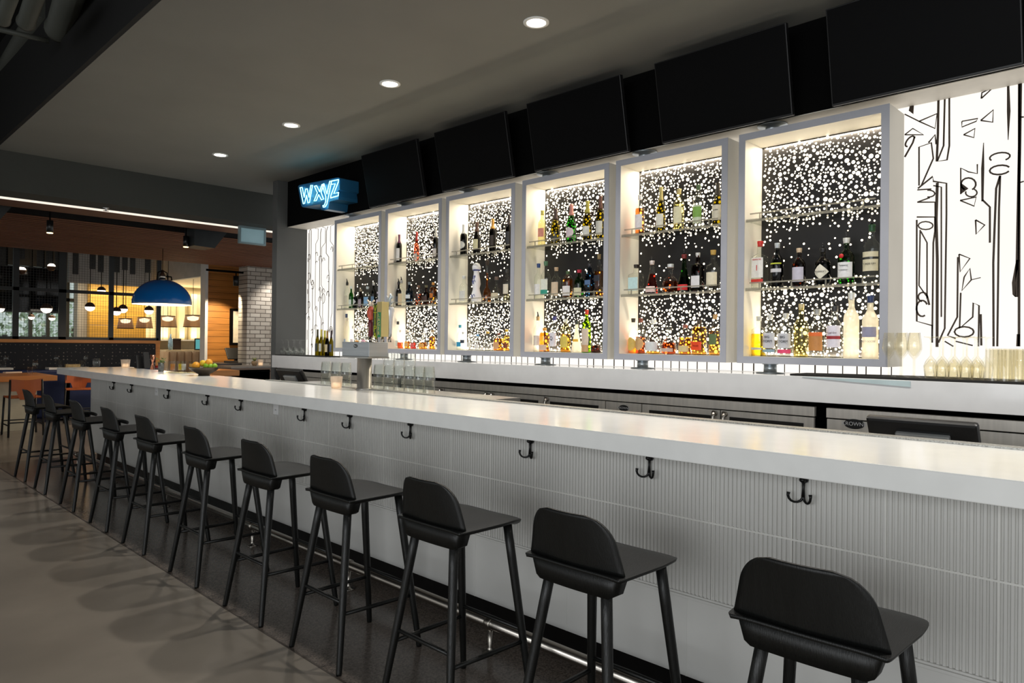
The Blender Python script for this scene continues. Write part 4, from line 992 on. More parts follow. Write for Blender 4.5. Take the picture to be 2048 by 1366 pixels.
# menu stand / black bottles, jigger, herbs, garnish glasses
def bt(x, y): p = at(x, y, Z=BT); return p
for i, (x, h) in enumerate(((281, .15), (295, .185))):
    p = bt(x, 737); t = thing('menu_holder', ['shorter black menu card standing by the copper jigger', 'taller black menu card standing by the copper jigger'][i], 'menu', (p.x, p.y, BT), .3)
    MB().prism([(-.04, -.004, 0), (.04, -.004, 0), (.032, .03, h), (-.03, .03, h)], (0, .006, 0)).obj('card', M_blkplastic, t)
    MB().box(-.04, .04, -.02, .04, 0, .003).obj('foot', M_blkplastic, t)
p = bt(305, 739)
tag(MB().lathe([(.026, 0), (.008, .07), (.008, .075), (.030, .16), (.028, .16), (.006, .078)], (0, 0, 0), 18).obj('jigger', mat('copper', (206, 140, 110), .25, .9), loc=(p.x, p.y, BT)), 'tall copper double jigger on the bar top', 'jigger')
p = bt(314, 741)
t = thing('cocktail_glass', 'small clear tumbler with red drink beside the herb pot', 'glass', (p.x, p.y, BT)); MB().lathe(tumbler(.085, .028, .033), seg=16, cap0=False, cap1=False).obj('glass', M_cg, t); MB().lathe([(.025, .009), (.028, .05)], seg=14).obj('drink', lqm('red'), t)
p = bt(322, 743); t = thing('herb_pot', 'grey metal pot of green mint sprigs on the bar top', 'herb pot', (p.x, p.y, BT))
MB().lathe([(.026, 0), (.028, .09), (.026, .09), (.02, .08)], seg=16).obj('pot', mat('pot_grey', (110, 112, 110), .4, .5), t)
random.seed(8); m = MB()
for i in range(46):
    a = random.uniform(0, 6.28); r = random.uniform(.0, .045); z_ = random.uniform(.085, .135); c = Vector((r*math.cos(a), r*math.sin(a), z_)); u = Vector((math.cos(a), math.sin(a), .4))*.016; v = Vector((-math.sin(a), math.cos(a), random.uniform(-.5, .5)))*.010
    m.verts_faces([c, c+u*.5+v, c+u, c+u*.5-v], [(0, 1, 2, 3)])
m.obj('leaves', mat('mint_leaf', (84, 130, 60), .5, noise=.3, scale=40), t)
tr_ = bt(365, 746)
t = tag(MB().lathe([(.14, 0), (.15, .006), (.145, .010), (.135, .006)], (0, 0, 0), 28, sy=1).obj('garnish_tray', M_clear, loc=(tr_.x, tr_.y, BT)), 'clear glass tray under the garnish jars beside the fruit bowl', 'tray')
GJ = [(334, 'clear', None, 'empty clear garnish jar by the herb pot'), (341, 'amber', 'amber', 'jar of amber garnish on the glass tray'), (349, 'clear', None, 'empty clear jar between two garnish jars'), (357, 'gold', 'yellow', 'jar of yellow orange peel on the glass tray'), (367, 'clear', 'water', 'jar of clear ice water on the glass tray'), (379, 'gold', 'gold', 'jar of golden garnish beside the fruit bowl')]
for i, (x, a, l, lb) in enumerate(GJ):
    p = bt(x, 744); t = thing('garnish_jar', lb, 'jar', (p.x+.02*(i % 2), p.y, BT+.0105)); MB().lathe(tumbler(.10, .024, .027), seg=16, cap0=False, cap1=False).obj('glass', M_cg, t)
    if l: MB().lathe([(.021, .009), (.0235, .072)], seg=14).obj('garnish', glass('garnish_'+l, LQ[l], tuple(int(v*.6) for v in LQ[l]), .3, .5), t)
# ================================================================ DINING ROOM BEYOND THE BEAM
M_slat = mat('slat_wood', (124, 84, 66), .7, noise=.2, scale=5, aniso=(.3, 4, 1), spec=.2)
struct(box(.2, 9.5, 10.47, 14.42, 2.925, 3.02).obj('ceiling', mat('slat_backing', (10, 6, 5), .9)))
m = MB(); y = 10.47
while y < 14.4: m.box(.2, 9.5, y, y+.095, 2.905, 2.911); y += .165
struct(m.obj('ceiling', M_slat))
# ducts in the dark slot
M_dk = mat('duct_black', (34, 38, 40), .45, .3, noise=.2)
def px_box(x0, y0, x1, y1, Y, d, grow=0):
    a = at(x0, (y0+y1)/2, Y=Y); b = at(x1, (y0+y1)/2, Y=Y); zt = at((x0+x1)/2, y0, Y=Y).z; zb = at((x0+x1)/2, y1, Y=Y).z
    return [a.x, b.x, Y, Y+d, zb, zt]
tag(MB().tube([(.5, 10.06, 3.42), (9, 10.06, 3.42)], .13, 14).obj('air_duct', M_dk), 'long round black air duct in the ceiling slot', 'air duct')
b = px_box(-30, 424, 42, 452, 10.0, .3); m = MB().prism([(b[0], 10.0, 3.2), (b[0], 10.0, b[4]), (b[1]-.25, 10.0, b[4]), (b[1]+.1, 10.0, 3.2)], (0, .35, 0))
tag(m.obj('air_diffuser', M_dk), 'black tapered air diffuser at the frame edge of the slot', 'air diffuser')
b = px_box(389, 470, 452, 494, 10.0, .3); m = MB().prism([(b[0], 10.0, 3.1), (b[0], 10.0, b[4]), (b[1]-.16, 10.0, b[4]-.01), (b[1]+.15, 10.0, 3.1)], (0, .35, 0))
tag(m.obj('air_diffuser', M_dk), 'black tapered air diffuser beside the hanging exit sign', 'air diffuser')
for x, y0, y1, lb in ((100, 441, 467, 'black cylinder spotlight over the wooden communal table'), (372, 472, 495, 'black cylinder spotlight near the black air diffuser')):
    a = at(x, y0, Y=10.2); b = at(x, y1, Y=10.2)
    t = thing('cylinder_spotlight', lb, 'spotlight', (a.x, 10.2, b.z), 0, 'cylinder spotlights')
    MB().lathe([(.036, .01), (.036, a.z-b.z)], seg=18).obj('housing', M_blkplastic, t)
    MB().lathe([(.033, .002), (.033, .01)], seg=18).obj('lens', glow('warm_led', (255, 214, 140), 6), t)
    MB().tube([(0, 0, a.z-b.z), (0, 0, 3.75-b.z)], .008, 6).obj('stem', M_blk, t)
# exit sign, blank side
a = at(479, 462, Y=9.15); b = at(532, 489, Y=9.15)
t = thing('exit_sign', 'blank back of a hanging teal-grey exit sign under the beam', 'sign', ((a.x+b.x)/2, 9.15, b.z-.02)); hw_ = (b.x-a.x)/2; H_ = 2.905-(b.z-.02)
m = MB(); m.box(-hw_, hw_, 0, .05, 0, .022); m.box(-hw_, hw_, 0, .05, H_-.03, H_); m.box(-hw_, -hw_+.022, 0, .05, .022, H_-.03); m.box(hw_-.022, hw_, 0, .05, .022, H_-.03); m.obj('frame', mat('sign_grey', (120, 140, 144), .4, .3), t)
MB().box(-hw_+.022, hw_-.022, .012, .04, .022, H_-.03).obj('panel', mat('sign_panel', (150, 180, 186), .4, emit=(140, 176, 186), es=.12), t)

# big blue dome pendant
t = thing('dome_pendant', 'large glossy blue dome pendant lamp, white inside', 'pendant lamp', (4.37, 12.5, 1.985))
pr = [(.455*math.cos(a), .41*math.sin(a)) for a in [i*PI/2/14*.93 for i in range(15)]]
MB().lathe(pr, seg=40, cap0=False).obj('shade', mat('blue_enamel', (10, 110, 190), .22, noise=.03, coat=.5), t)
MB().lathe([(r*.985, z-.004 if z > 0 else z-.012) for r, z in pr], seg=40, cap0=False).obj('lining', mat('white_enamel', (244, 240, 230), .5), t)
MB().lathe([(.05, .41), (.05, .47), (.03, .50), (.012, .56)], seg=16).obj('neck', M_chrome, t)
m = MB()
for sx in (-.09, .09): m.tube([(sx, 0, .37), (sx*.8, 0, .52), (0, 0, .56)], .009, 8)
m.tube([(.06, 0, .46), (.14, 0, .46), (.15, 0, .40)], .012, 8); m.obj('bracket', M_blk, t)
MB().tube([(0, 0, .56), (0, 0, .92)], .005, 6).obj('cord', M_blk, t)
MB().lathe([(.0, -.0), (.05, .02), (.07, .07), (.05, .12), (.0, .14)], (0, 0, .1), 16).obj('bulb', glow('warm_bulb', (255, 226, 180), 16), t)
lamp('dome_pendant_light', 'POINT', (4.37, 12.5, 2.06), 40, (1, .85, .66), shadow_soft_size=.08)

# booth wall: timber capped, patterned back, navy seat; open metal screen above
YB = 15.0; xr = at(320, 680, Y=YB).x
M_cap = mat('cap_timber', (196, 130, 66), .5, noise=.15, scale=4, aniso=(.4, 1, 5))
def patt():
    m = mat('booth_pattern', (40, 42, 46), .9)
    nt = m.node_tree; b = nt.nodes['Principled BSDF']; tc = nt.nodes.new('ShaderNodeTexCoord')
    v = nt.nodes.new('ShaderNodeTexVoronoi'); v.inputs['Scale'].default_value = 15; v.inputs['Randomness'].default_value = .25; v.distance = 'MANHATTAN'
    nt.links.new(tc.outputs['Object'], v.inputs['Vector'])
    r = nt.nodes.new('ShaderNodeValToRGB'); e = r.color_ramp.elements; r.color_ramp.interpolation = 'CONSTANT'
    e[0].position = 0; e[0].color = (*lin((110, 106, 100)), 1); e[1].position = .32; e[1].color = (*lin((26, 28, 34)), 1)
    nt.links.new(v.outputs['Distance'], r.inputs[0]); nt.links.new(r.outputs[0], b.inputs['Base Color']); return m
bo = thing('booth', 'long dining booth with black patterned back, timber cap and navy seat', 'booth', (2.5, YB, 0))
MB().box(-3.4, xr-2.5, -.02, .16, 1.315, 1.372).obj('timber_cap', M_cap, bo)
MB().box(-3.4, xr-2.5, .0, .12, 0, 1.315).obj('wall', M_cap, bo)
MB().box(-3.4, xr-2.5-.12, -.14, -.0, .80, 1.31).obj('patterned_back', patt(), bo, bevel=.02)
M_navy = mat('navy_vinyl', (16, 34, 84), .45, noise=.15, scale=3)
MB().box(-3.4, xr-2.5-.12, -.48, -.14, .0, .84).obj('seat', M_navy, bo, bevel=.03)
M_fr2 = mat('screen_frame', (34, 36, 36), .5)
sc = thing('metal_screen', 'tall black framed wire mesh screen standing on the booth wall', 'screen', (2.5, YB+.05, 1.372))
m = MB(); XS = [at(x, 640, Y=YB+.05).x-2.5 for x in (31, 124, 222, 317)]
for x, ww in zip(XS, (.045, .06, .04, .04)): m.box(x-ww, x+ww, -.02, .02, 0, 1.9)
m.box(-3.4, XS[-1], -.02, .02, 0, .05); m.box(-3.4, XS[-1], -.02, .02, .86, .92); m.box(-3.4, XS[-1], -.02, .02, 1.85, 1.9); m.obj('frame', M_fr2, sc)
m = MB()
x = -3.3
while x < XS[-1]: m.box(x, x+.003, -.002, .002, .05, 1.85); x += .045
z = .06
while z < 1.85: m.box(-3.4, XS[-1], -.002, .002, z, z+.003); z += .045
o = m.obj('wire_mesh', mat('wire', (60, 58, 54), .5, .3), sc)
# dense woven band at the top of the screen
m = MB(); x = -3.3; random.seed(4)
while x < XS[-1]-.1:
    if random.random() < .6: m.box(x, x+.10, .006, .010, random.uniform(1.2, 1.45), 1.85)
    x += .14
o2 = m.obj('woven_mesh', mat('wire_dense', (52, 50, 46), .5, .4, noise=.4, scale=60), sc); o2['kind'] = 'stuff'

# far glazed wall, daylight and trees outside
YW = 20.0
def wx(x, Y=YW): return at(x, 650, Y=Y).x
xe = wx(153)
M_mull = mat('mullion', (50, 52, 50), .5)
struct(box(-6, xe, YW, YW+.1, 0, .9).obj('wall_far', mat('sill_wall', (70, 66, 60), .7)))
struct(box(-6, xe, YW, YW+.1, 3.1, 3.75).obj('wall_far', mat('sill_wall', (70, 66, 60), .7)))
m = MB()
for x in (-30, 31, 61, 96, 122, 135, 152): m.box(wx(x)-.035, wx(x)+.035, YW-.02, YW+.08, .9, 3.1)
m.box(-6, xe, YW-.02, YW+.08, 2.3, 2.38); struct(m.obj('window_1', M_mull))
struct(box(-6, xe, YW+.02, YW+.03, .9, 3.1).obj('window_1', glass('window_pane', (240, 248, 246), (200, 210, 210))))
for i, (x, zc, r, lb) in enumerate(((10, 1.5, .9, 'green tree crown outside the dining windows, by the frame edge'), (50, 1.3, .8, 'green tree crown outside, second from the frame edge'), (88, 1.6, .9, 'green tree crown outside behind the middle mullions'), (118, 1.2, .8, 'green tree crown outside below the dark screen corner'), (146, 1.9, .9, 'green tree crown outside the narrow end window'))):
    c = at(x, 655, Y=25.5+1.9*i); random.seed(70+i); t = thing('tree', lb, 'tree', (c.x, 25.5+1.9*i, 0), 0, 'trees outside the windows')
    m = MB()
    for k in range(150):
        d = Vector((random.gauss(0, 1), random.gauss(0, .8), random.gauss(0, 1.1))).normalized()*r*random.uniform(.5, 1.05); q = Vector((0, 0, zc+.3))+d
        u = Vector((random.uniform(-1, 1), random.uniform(-1, 1), random.uniform(-1, 1))).normalized()*.085; v = u.orthogonal().normalized()*.06
        m.verts_faces([q-u, q+v, q+u, q-v], [(0, 1, 2, 3)])
    m.obj('crown', mat('tree_leaf', (206, 224, 196), .6, noise=.3), t)
    MB().tube([(0, 0, 0), (0, 0, zc)], .07, 8).obj('trunk', mat('bark', (90, 80, 70), .8), t)
struct(box(-10, 12, 24, 40, -.3, -.05).obj('floor_outside', mat('lawn', (120, 140, 100), .9)))
# large dark screen hanging behind the mesh
a = at(-25, 527, Y=16.2); b = at(122, 627, Y=16.2)
t = thing('wall_screen', 'big black switched-off screen hanging behind the wire mesh', 'television', (a.x, 16.2, b.z))
MB().box(0, b.x-a.x, 0, .08, 0, a.z-b.z).obj('housing', M_blkplastic, t); MB().box(.03, b.x-a.x-.03, -.004, 0, .03, a.z-b.z-.03).obj('screen_glass', mat('dark_glass', (8, 10, 12), .08), t)
[MB().tube([(q, .04, a.z-b.z), (q, .04, 3.75-b.z)], .02, 8).obj('hanger', M_blk, t) for q in (.3, b.x-a.x-.3)]
# pale column and yellow timber wall
struct(box(wx(155, 19), wx(178, 19), 19, 19.3, 0, 3.75).obj('wall_column', mat('pale_column', (190, 186, 180), .6)))
M_yel = mat('honey_timber', (206, 156, 62), .5, noise=.18, scale=3, aniso=(.5, 1, 5))
m = MB(); z = 0
while z < 3.7: m.box(wx(178, 18.6), wx(292, 18.6), 18.6, 18.75, z, z+.21); z += .215
struct(m.obj('wall_timber', M_yel))
lamp('timber_wall_wash', 'AREA', (wx(235, 18.0), 18.1, 2.58), 40, (1, .86, .6), (math.radians(20), 0, 0), shape='RECTANGLE', size=3.5, size_y=.3)
# kitchen wall of lit cream fins
struct(box(wx(285, 19.4), 13, 19.4, 19.5, 0, 3.75).obj('wall_kitchen', mat('cream_wall', (214, 200, 164), .6)))
m = MB(); random.seed(6); x = 292
while x < 412:
    wd = random.choice((9, 11, 12)); d = random.choice((.05, .16, .28)); m.box(wx(x, 19.2), wx(x+wd-1, 19.2), 19.395-d, 19.395, 1.401, random.choice((2.1, 2.35, 2.6))); x += wd
fw = tag(m.obj('fin_panels', mat('cream_fin', (206, 194, 160), .6)), 'cream vertical fin panels lit from above and below on the kitchen wall', 'wall panels')
for z_, rx in ((1.42, 180), (2.72, 0)):
    lamp('cove_light', 'AREA', ((wx(350, 19)), 18.95, z_), 26, (1, .84, .58), (math.radians(rx), 0, 0), shape='RECTANGLE', size=2.6, size_y=.12)
tag(box(wx(292, 19), wx(412, 19), 19.0, 19.4, 1.37, 1.40).obj('wall_ledge', M_white), 'thin white ledge below the cream fin panels', 'ledge')
# bulkhead and cream ceiling of the kitchen, running towards the bar
k1 = at(411, 551, Z=2.62); kz = 1.38+1.24*15.4/k1.y; k1 = at(411, 551, Z=kz)
struct(box(wx(136, 17.8), wx(300, 17.8), 17.8, 17.9, 2.62, 3.74).obj('wall_soffit', mat('soffit_grey', (176, 178, 178), .7)))
struct(box(k1.x, k1.x+.1, 15.38, 19.398, kz, 3.74).obj('wall_soffit', mat('soffit_grey', (176, 178, 178), .7)))
struct(box(k1.x+.1, 14, 15.4, 19.398, kz, kz+.08).obj('ceiling', mat('cream_ceiling', (236, 222, 190), .6)))
for x, y0, y1 in ((345, 524, 545), (397, 528, 539)):
    pass
# beige banquette and counter things of the kitchen side
a = at(322, 703, Y=17.0); b = at(412, 703, Y=17.0)
t = thing('banquette', 'beige channel-tufted banquette back beyond the booth', 'banquette', (a.x, 17.0, 0)); n = 9; W_b = (b.x-a.x+.5)/n; m = MB()
for i in range(n): m.tube([(W_b*(i+.5), 0, .5), (W_b*(i+.5), 0, a.z)], W_b*.52, 12)
m.obj('tufted_back', mat('beige_vinyl', (186, 160, 132), .55, noise=.05), t); MB().box(0, W_b*n, -.6, -.08, 0, .48).obj('seat', mat('beige_vinyl', (186, 160, 132), .55), t, bevel=.03)
def slab(x0, y0, x1, y1, Y, d, name, m_, lb, cat, bev=0):
    q = px_box(x0, y0, x1, y1, Y, d); return tag(box(*q).obj(name, m_, bevel=bev), lb, cat)
t = thing('wall_oven', 'dark brown oven opening in the kitchen wall', 'oven', (0, 0, 0)); q = px_box(345, 677, 362, 700, 18.9, .1); MB().box(*q).obj('door', mat('oven_dark', (40, 24, 18), .4), t); q[2] -= .02; q[3] = q[2]+.02; q[4] = q[5]-.02; MB().box(*q).obj('handle', M_chrome, t)
t = thing('monitor', 'teal glowing monitor on the kitchen counter by the white post', 'monitor', (0, 0, 0)); q = px_box(390, 677, 410, 702, 18.5, .05); MB().box(*q).obj('housing', M_blkplastic, t); q = px_box(391.5, 679, 408.5, 698, 18.49, .008); MB().box(*q).obj('display', glow('teal_display', (90, 160, 160), .8), t)
tag(MB().lathe([(.05, 0), (.06, .1), (.05, .26), (.02, .32), (.02, .4)], seg=16).obj('blue_jug', mat('blue_white_jug', (110, 140, 170), .3, noise=.5, scale=30), loc=(wx(340, 18.8), 18.75, 1.14)), 'blue and white patterned jug beside the dark oven', 'jug')
tag(box(wx(326, 18.6), wx(413, 18.6), 18.4, 19.0, 0, 1.139).obj('kitchen_counter', mat('cream_counter', (190, 176, 150), .5)), 'cream kitchen counter behind the banquette', 'counter')
struct(box(at(410.5, 600, Y=15.0).x, at(416, 600, Y=15.0).x, 15.0, 15.25, 0, 3.0).obj('trim_3', M_white))
# woven shade pendants
WP = [(251, 637, 657, 30), (289, 635, 656, 31), (335.5, 632, 654, 34), (386, 630.5, 654, 36)]
M_wov = glass('woven_shade', (190, 170, 150), (80, 66, 54), .5, .25)
wl = ['woven mesh pendant lamp behind the wire screen, first of four', 'woven mesh pendant lamp behind the wire screen, second of four', 'woven mesh pendant lamp just beyond the edge of the screen', 'woven mesh pendant lamp nearest the white post']
for (x, y0, y1, wp), lb in zip(WP, wl):
    a = at(x, y0, Y=16.6); b = at(x, y1, Y=16.6); r = wp*(a.x*_F.x+a.y*_F.y)/F_PX/2; h = a.z-b.z
    t = thing('woven_pendant', lb, 'pendant lamp', (a.x, 16.6, b.z), 0, 'woven shade pendants')
    MB().lathe([(r, 0), (r*.80, h)], seg=24, cap0=False, cap1=False).obj('shade', M_wov, t)
    m = MB(); m.tube([(r*math.cos(q*PI/12), r*math.sin(q*PI/12), 0) for q in range(25)], .006, 6); m.tube([(r*.8*math.cos(q*PI/12), r*.8*math.sin(q*PI/12), h) for q in range(25)], .006, 6); m.obj('hoops', M_blk, t)
    MB().lathe([(.001, h*.95), (r*.62, h*.85), (r*.55, h*.62), (r*.2, h*.52)], seg=20).obj('diffuser', glow('pendant_white', (255, 238, 214), 4), t)
    MB().tube([(0, 0, h), (0, 0, (3.749 if x < 345 else kz+.003)-b.z)], .005, 6).obj('cord', M_blk, t)
# globe pendants
GP = [(93, 617, 10.5, 15.8, 'globe pendant in front of the big dark screen'), (180, 614, 9.5, 16.4, 'globe pendant beside the pale column'), (203, 581, 8, 17.4, 'higher globe pendant above the timber wall'),
      (233, 623, 9, 15.9, 'lower globe pendant of the close pair behind the screen'), (246, 618, 9, 16.1, 'upper globe pendant of the close pair behind the screen'), (298, 621, 9, 16.0, 'globe pendant under the blue dome lamp'), (104, 636, 6, 18, 'small globe pendant below the dark screen'), (63, 634, 6, 18.2, 'small globe pendant in front of the daylit windows'), (-1, 617, 9, 15.8, 'globe pendant cut by the frame edge')]
M_brz = mat('bronze_globe', (96, 70, 54), .4, .5)
for x, y_, rp, Y, lb in GP:
    c = at(x, y_, Y=Y); r = rp*(c.x*_F.x+c.y*_F.y)/F_PX
    t = thing('globe_pendant', lb, 'pendant lamp', (c.x, Y, c.z-r), 0, 'globe pendants in the dining room')
    MB().lathe([(r, r), (r*.87, r*1.5), (r*.5, r*1.87), (.012, r*2)], seg=20, cap0=False).obj('cap', M_brz, t)
    MB().lathe([(.001, r*.1), (r*.5, r*.22), (r*.84, r*.56), (r*.96, r)], seg=20, cap1=False).obj('globe', glow('globe_white', (255, 240, 220), 3), t)
    MB().tube([(0, 0, r*2), (0, 0, 3.74-c.z+r)], .008, 6).obj('stem', M_blk, t)
for x, y_, lb in ((102, 533, 'up-facing globe lamp on a thin rod above the dark screen'), (43, 540, 'dim up-facing globe lamp by the dark screen')):
    c = at(x, y_, Y=15.09); r = 9*(c.x*_F.x+c.y*_F.y)/F_PX; t = thing('globe_lamp', lb, 'lamp', (c.x, 15.09, c.z))
    MB().lathe([(.01, -r), (r*.6, -r*.8), (r*.95, -r*.2), (r, 0)], seg=20, cap1=False).obj('cup', M_brz, t)
    MB().lathe([(r*.9, 0), (r*.8, r*.35), (r*.5, r*.6), (.001, r*.7)], seg=20, cap0=False).obj('globe', glow('globe_white', (255, 240, 220), 3), t)
    MB().tube([(0, 0, -r), (0, 0, 2.26-c.z)], .006, 6).obj('rod', M_blk, t)

# timber wall with framed print, brick pier, cabinet
xa = at(416, 600, Y=15.2).x
M_wood = mat('oak_boards', (186, 124, 56), .5, noise=.2, scale=3, aniso=(.5, 1, 6))
m = MB(); z = 0
while z < 3.6: m.box(xa, 8.6, 15.2, 15.3, z, z+.128); z += .134
struct(m.obj('wall_back', M_wood)); struct(box(xa, 8.6, 15.3, 15.36, 0, 3.75).obj('wall_back', mat('oak_gap', (60, 36, 18), .8)))
a = at(461, 617, Y=15.15); b = at(461, 690, Y=15.15)
t = thing('framed_print', 'large black framed pale print on the timber wall, cut by the brick pier', 'picture', (a.x, 15.13, b.z)); h = a.z-b.z
m = MB(); m.box(0, 1.0, -.02, .06, 0, .05); m.box(0, 1.0, -.02, .06, h-.05, h); m.box(0, .045, -.02, .06, .05, h-.05); m.box(.955, 1.0, -.02, .06, .05, h-.05); m.obj('frame', M_blk, t)
MB().box(.045, .955, .0, .04, .05, h-.05).obj('print', mat('pale_print', (228, 218, 196), .6, noise=.12, scale=14), t)
c = at(472, 562, Y=14.2); t = thing('track_spotlight', 'black track spotlight aimed at the framed print', 'spotlight', (c.x, 14.2, c.z))
MB().tube([(0, 0, -.10), (0, 0, .10)], .055, 14).obj('head', M_blkplastic, t); MB().box(-.6, .6, -.02, .02, .16, .20).obj('track', M_blk, t); MB().tube([(0, 0, .1), (0, 0, .16)], .012, 8).obj('neck', M_blk, t); MB().tube([(.2, 0, .2), (.2, 0, 2.95-c.z)], .006, 6).obj('hanger', M_blk, t)
sp = lamp('picture_spot', 'SPOT', (c.x-.05, 14.15, c.z-.12), 110, (1, .82, .56), (math.radians(38), 0, 0), spot_size=math.radians(78), spot_blend=.4, shadow_soft_size=.03)
def brickm():
    m = mat('whitewashed_brick', (186, 178, 168), .8)
    nt = m.node_tree; b = nt.nodes['Principled BSDF']; tc = nt.nodes.new('ShaderNodeTexCoord'); mp = nt.nodes.new('ShaderNodeMapping'); mp.inputs['Rotation'].default_value = (PI/2, 0, 0)
    br = nt.nodes.new('ShaderNodeTexBrick'); br.inputs['Scale'].default_value = 1; br.inputs['Brick Width'].default_value = .22; br.inputs['Row Height'].default_value = .085; br.inputs['Mortar Size'].default_value = .007
    br.inputs['Color1'].default_value = (*lin((196, 190, 180)), 1); br.inputs['Color2'].default_value = (*lin((168, 160, 150)), 1); br.inputs['Mortar'].default_value = (*lin((96, 88, 80)), 1)
    nt.links.new(tc.outputs['Object'], mp.inputs[0]); nt.links.new(mp.outputs[0], br.inputs['Vector']); nt.links.new(br.outputs['Color'], b.inputs['Base Color'])
    bn = nt.nodes.new('ShaderNodeBump'); bn.inputs['Distance'].default_value = .012; bn.inputs['Strength'].default_value = .8; bn.invert = True
    nt.links.new(br.outputs['Fac'], bn.inputs['Height']); nt.links.new(bn.outputs[0], b.inputs['Normal']); return m
xb = at(494.5, 600, Y=14.0).x
struct(box(xb, 8.6, 14.0, 14.4, 0, 3.0).obj('wall_brick', brickm()))
lamp('brick_spot', 'SPOT', (7.2, 13.4, 2.88), 60, (1, .93, .84), (math.radians(25), 0, 0), spot_size=math.radians(90), spot_blend=.6, shadow_soft_size=.04)
# grey service counter and brown cabinet in front of the pier
a = at(463, 733, Y=13.3); zt_ = a.z
t = thing('sideboard', 'low brown timber cabinet with grey top against the brick pier', 'cabinet', (a.x, 13.3, 0)); L_ = 8.2-a.x
MB().box(0, L_, 0, .66, .08, zt_-.035).obj('body', mat('grey_brown_timber', (140, 116, 100), .55, noise=.15, scale=4, aniso=(1, 1, 6)), t); MB().box(-.02, L_+.02, -.03, .68, zt_-.035, zt_).obj('top', mat('grey_stone', (134, 128, 122), .3), t)
for k, px in enumerate((470, 483, 503, 520, 534)):
    q = at(px, 745, Y=13.3).x-a.x
    d = MB().box(q-.20, q+.20, -.012, 0, .12, zt_-.07).obj('door', mat('grey_brown_timber', (140, 116, 100), .55), t); MB().box(q-.07, q+.07, -.03, -.012, zt_-.11, zt_-.10).obj('handle', M_blk, d)
a2 = at(441, 727, Y=14.2); tag(box(a2.x, xb-.002, 14.2, 15.15, 0, a2.z).obj('service_counter', mat('charcoal_counter', (74, 72, 72), .4)), 'dark grey service counter carrying the till below the framed print', 'counter')
pz = at(473, 715, Y=14.55); t = thing('point_of_sale_terminal', 'slanted black till on the grey counter below the framed print', 'till', (pz.x, 14.5, a2.z+.001))
m = MB(); M_ = Matrix.Translation((0, 0, .19)) @ Matrix.Rotation(math.radians(-35), 4, 'X'); m.box(-.24, .24, -.015, .015, -.14, .14, M_); m.obj('screen', M_blkplastic, t, bevel=.008)
m = MB(); m.box(-.22, .18, -.12, .16, 0, .04); m.box(-.05, .05, -.02, .06, .04, .16); m.obj('base', mat('till_base', (60, 54, 50), .5), t, bevel=.005)
p1 = at(509, 731, Y=13.55); t = thing('succulent', 'small succulent in a tan pot on the brown cabinet', 'plant', (p1.x, 13.55, zt_+.001)); MB().lathe([(.04, 0), (.06, .05), (.055, .09)], seg=14).obj('pot', mat('tan_pot', (150, 126, 96), .7), t)
m = MB(); random.seed(2)
for i in range(30):
    a_ = random.uniform(0, 6.28); u = Vector((math.cos(a_), math.sin(a_), random.uniform(.3, 2))).normalized()*random.uniform(.05, .11); v = Vector((-math.sin(a_), math.cos(a_), 0))*.014; c0 = Vector((0, 0, .085)); m.verts_faces([c0-v, c0+u*.5-v, c0+u, c0+u*.5+v], [(0, 1, 2, 3)])
m.obj('leaves', mat('succulent_leaf', (150, 160, 100), .5), t)
p1 = at(521, 731, Y=13.55); t = thing('candle_holder', 'lit candle in a clear glass on the brown cabinet', 'candle', (p1.x, 13.55, zt_+.001)); MB().lathe(tumbler(.12, .045, .05), seg=14, cap0=False, cap1=False).obj('glass_cup', M_candle, t); MB().lathe([(.03, .01), (.03, .06)], seg=12).obj('candle', glow('candle_wax', (255, 226, 190), 1.6), t)
q = px_box(425, 741, 479, 752, 11.6, .8); tag(box(*q).obj('side_table_top_board', M_cap), 'honey timber table edge seen over the bar top behind the fruit bowl', 'table'); t = bpy.data.objects['side_table_top_board']; t.name = 'timber_table'
struct(box(q[0]+.1, q[1]-.1, 11.9, 12.1, 0, q[4]-.001).obj('trim_4', M_blk))

# communal table, white tables, leather chairs
tz = .83; c = at(115, 751, Z=tz)
t = thing('communal_table', 'thick honey timber communal table on cream slab legs', 'table', (c.x-1.7, c.y+.65, 0), 0)
MB().box(-1.7, 1.7, -.65, .65, tz-.078, tz).obj('tabletop', mat('table_timber', (214, 138, 74), .35, noise=.12, scale=3, aniso=(.4, 4, 1)), t, bevel=.004)
lx = at(40, 830, Y=c.y+.2).x-(c.x-1.7)
for q, nm in ((lx, 0), (-1.2, 1)): MB().box(q-.24, q+.24, -.3, .3, 0, tz-.078).obj('leg', mat('cream_slab', (206, 196, 170), .5), t)
def side(xpx, ypx, z_, ln, lb, left=False):
    c_ = at(xpx, ypx, Z=z_); s = -1 if left else 1
    t = thing('dining_table', lb, 'table', (c_.x+s*ln/2, c_.y+.13, 0), 0, 'white topped tables along the booth'); MB().box(-ln/2, ln/2, -.13, .13, z_-.035, z_).obj('tabletop', mat('white_laminate', (220, 216, 208), .3), t, bevel=.003)
    MB().lathe([(.12, 0), (.12, .012), (.03, .03), (.03, z_-.035)], seg=18).obj('pedestal', M_blk, t); return t
side(98, 735.5, .90, .62, 'white topped table behind the dining end of the bar'); side(173, 735.5, .90, .75, 'white topped table further along the booth behind the candle'); side(27, 735.5, .90, .9, 'white topped table at the frame edge of the booth', True)
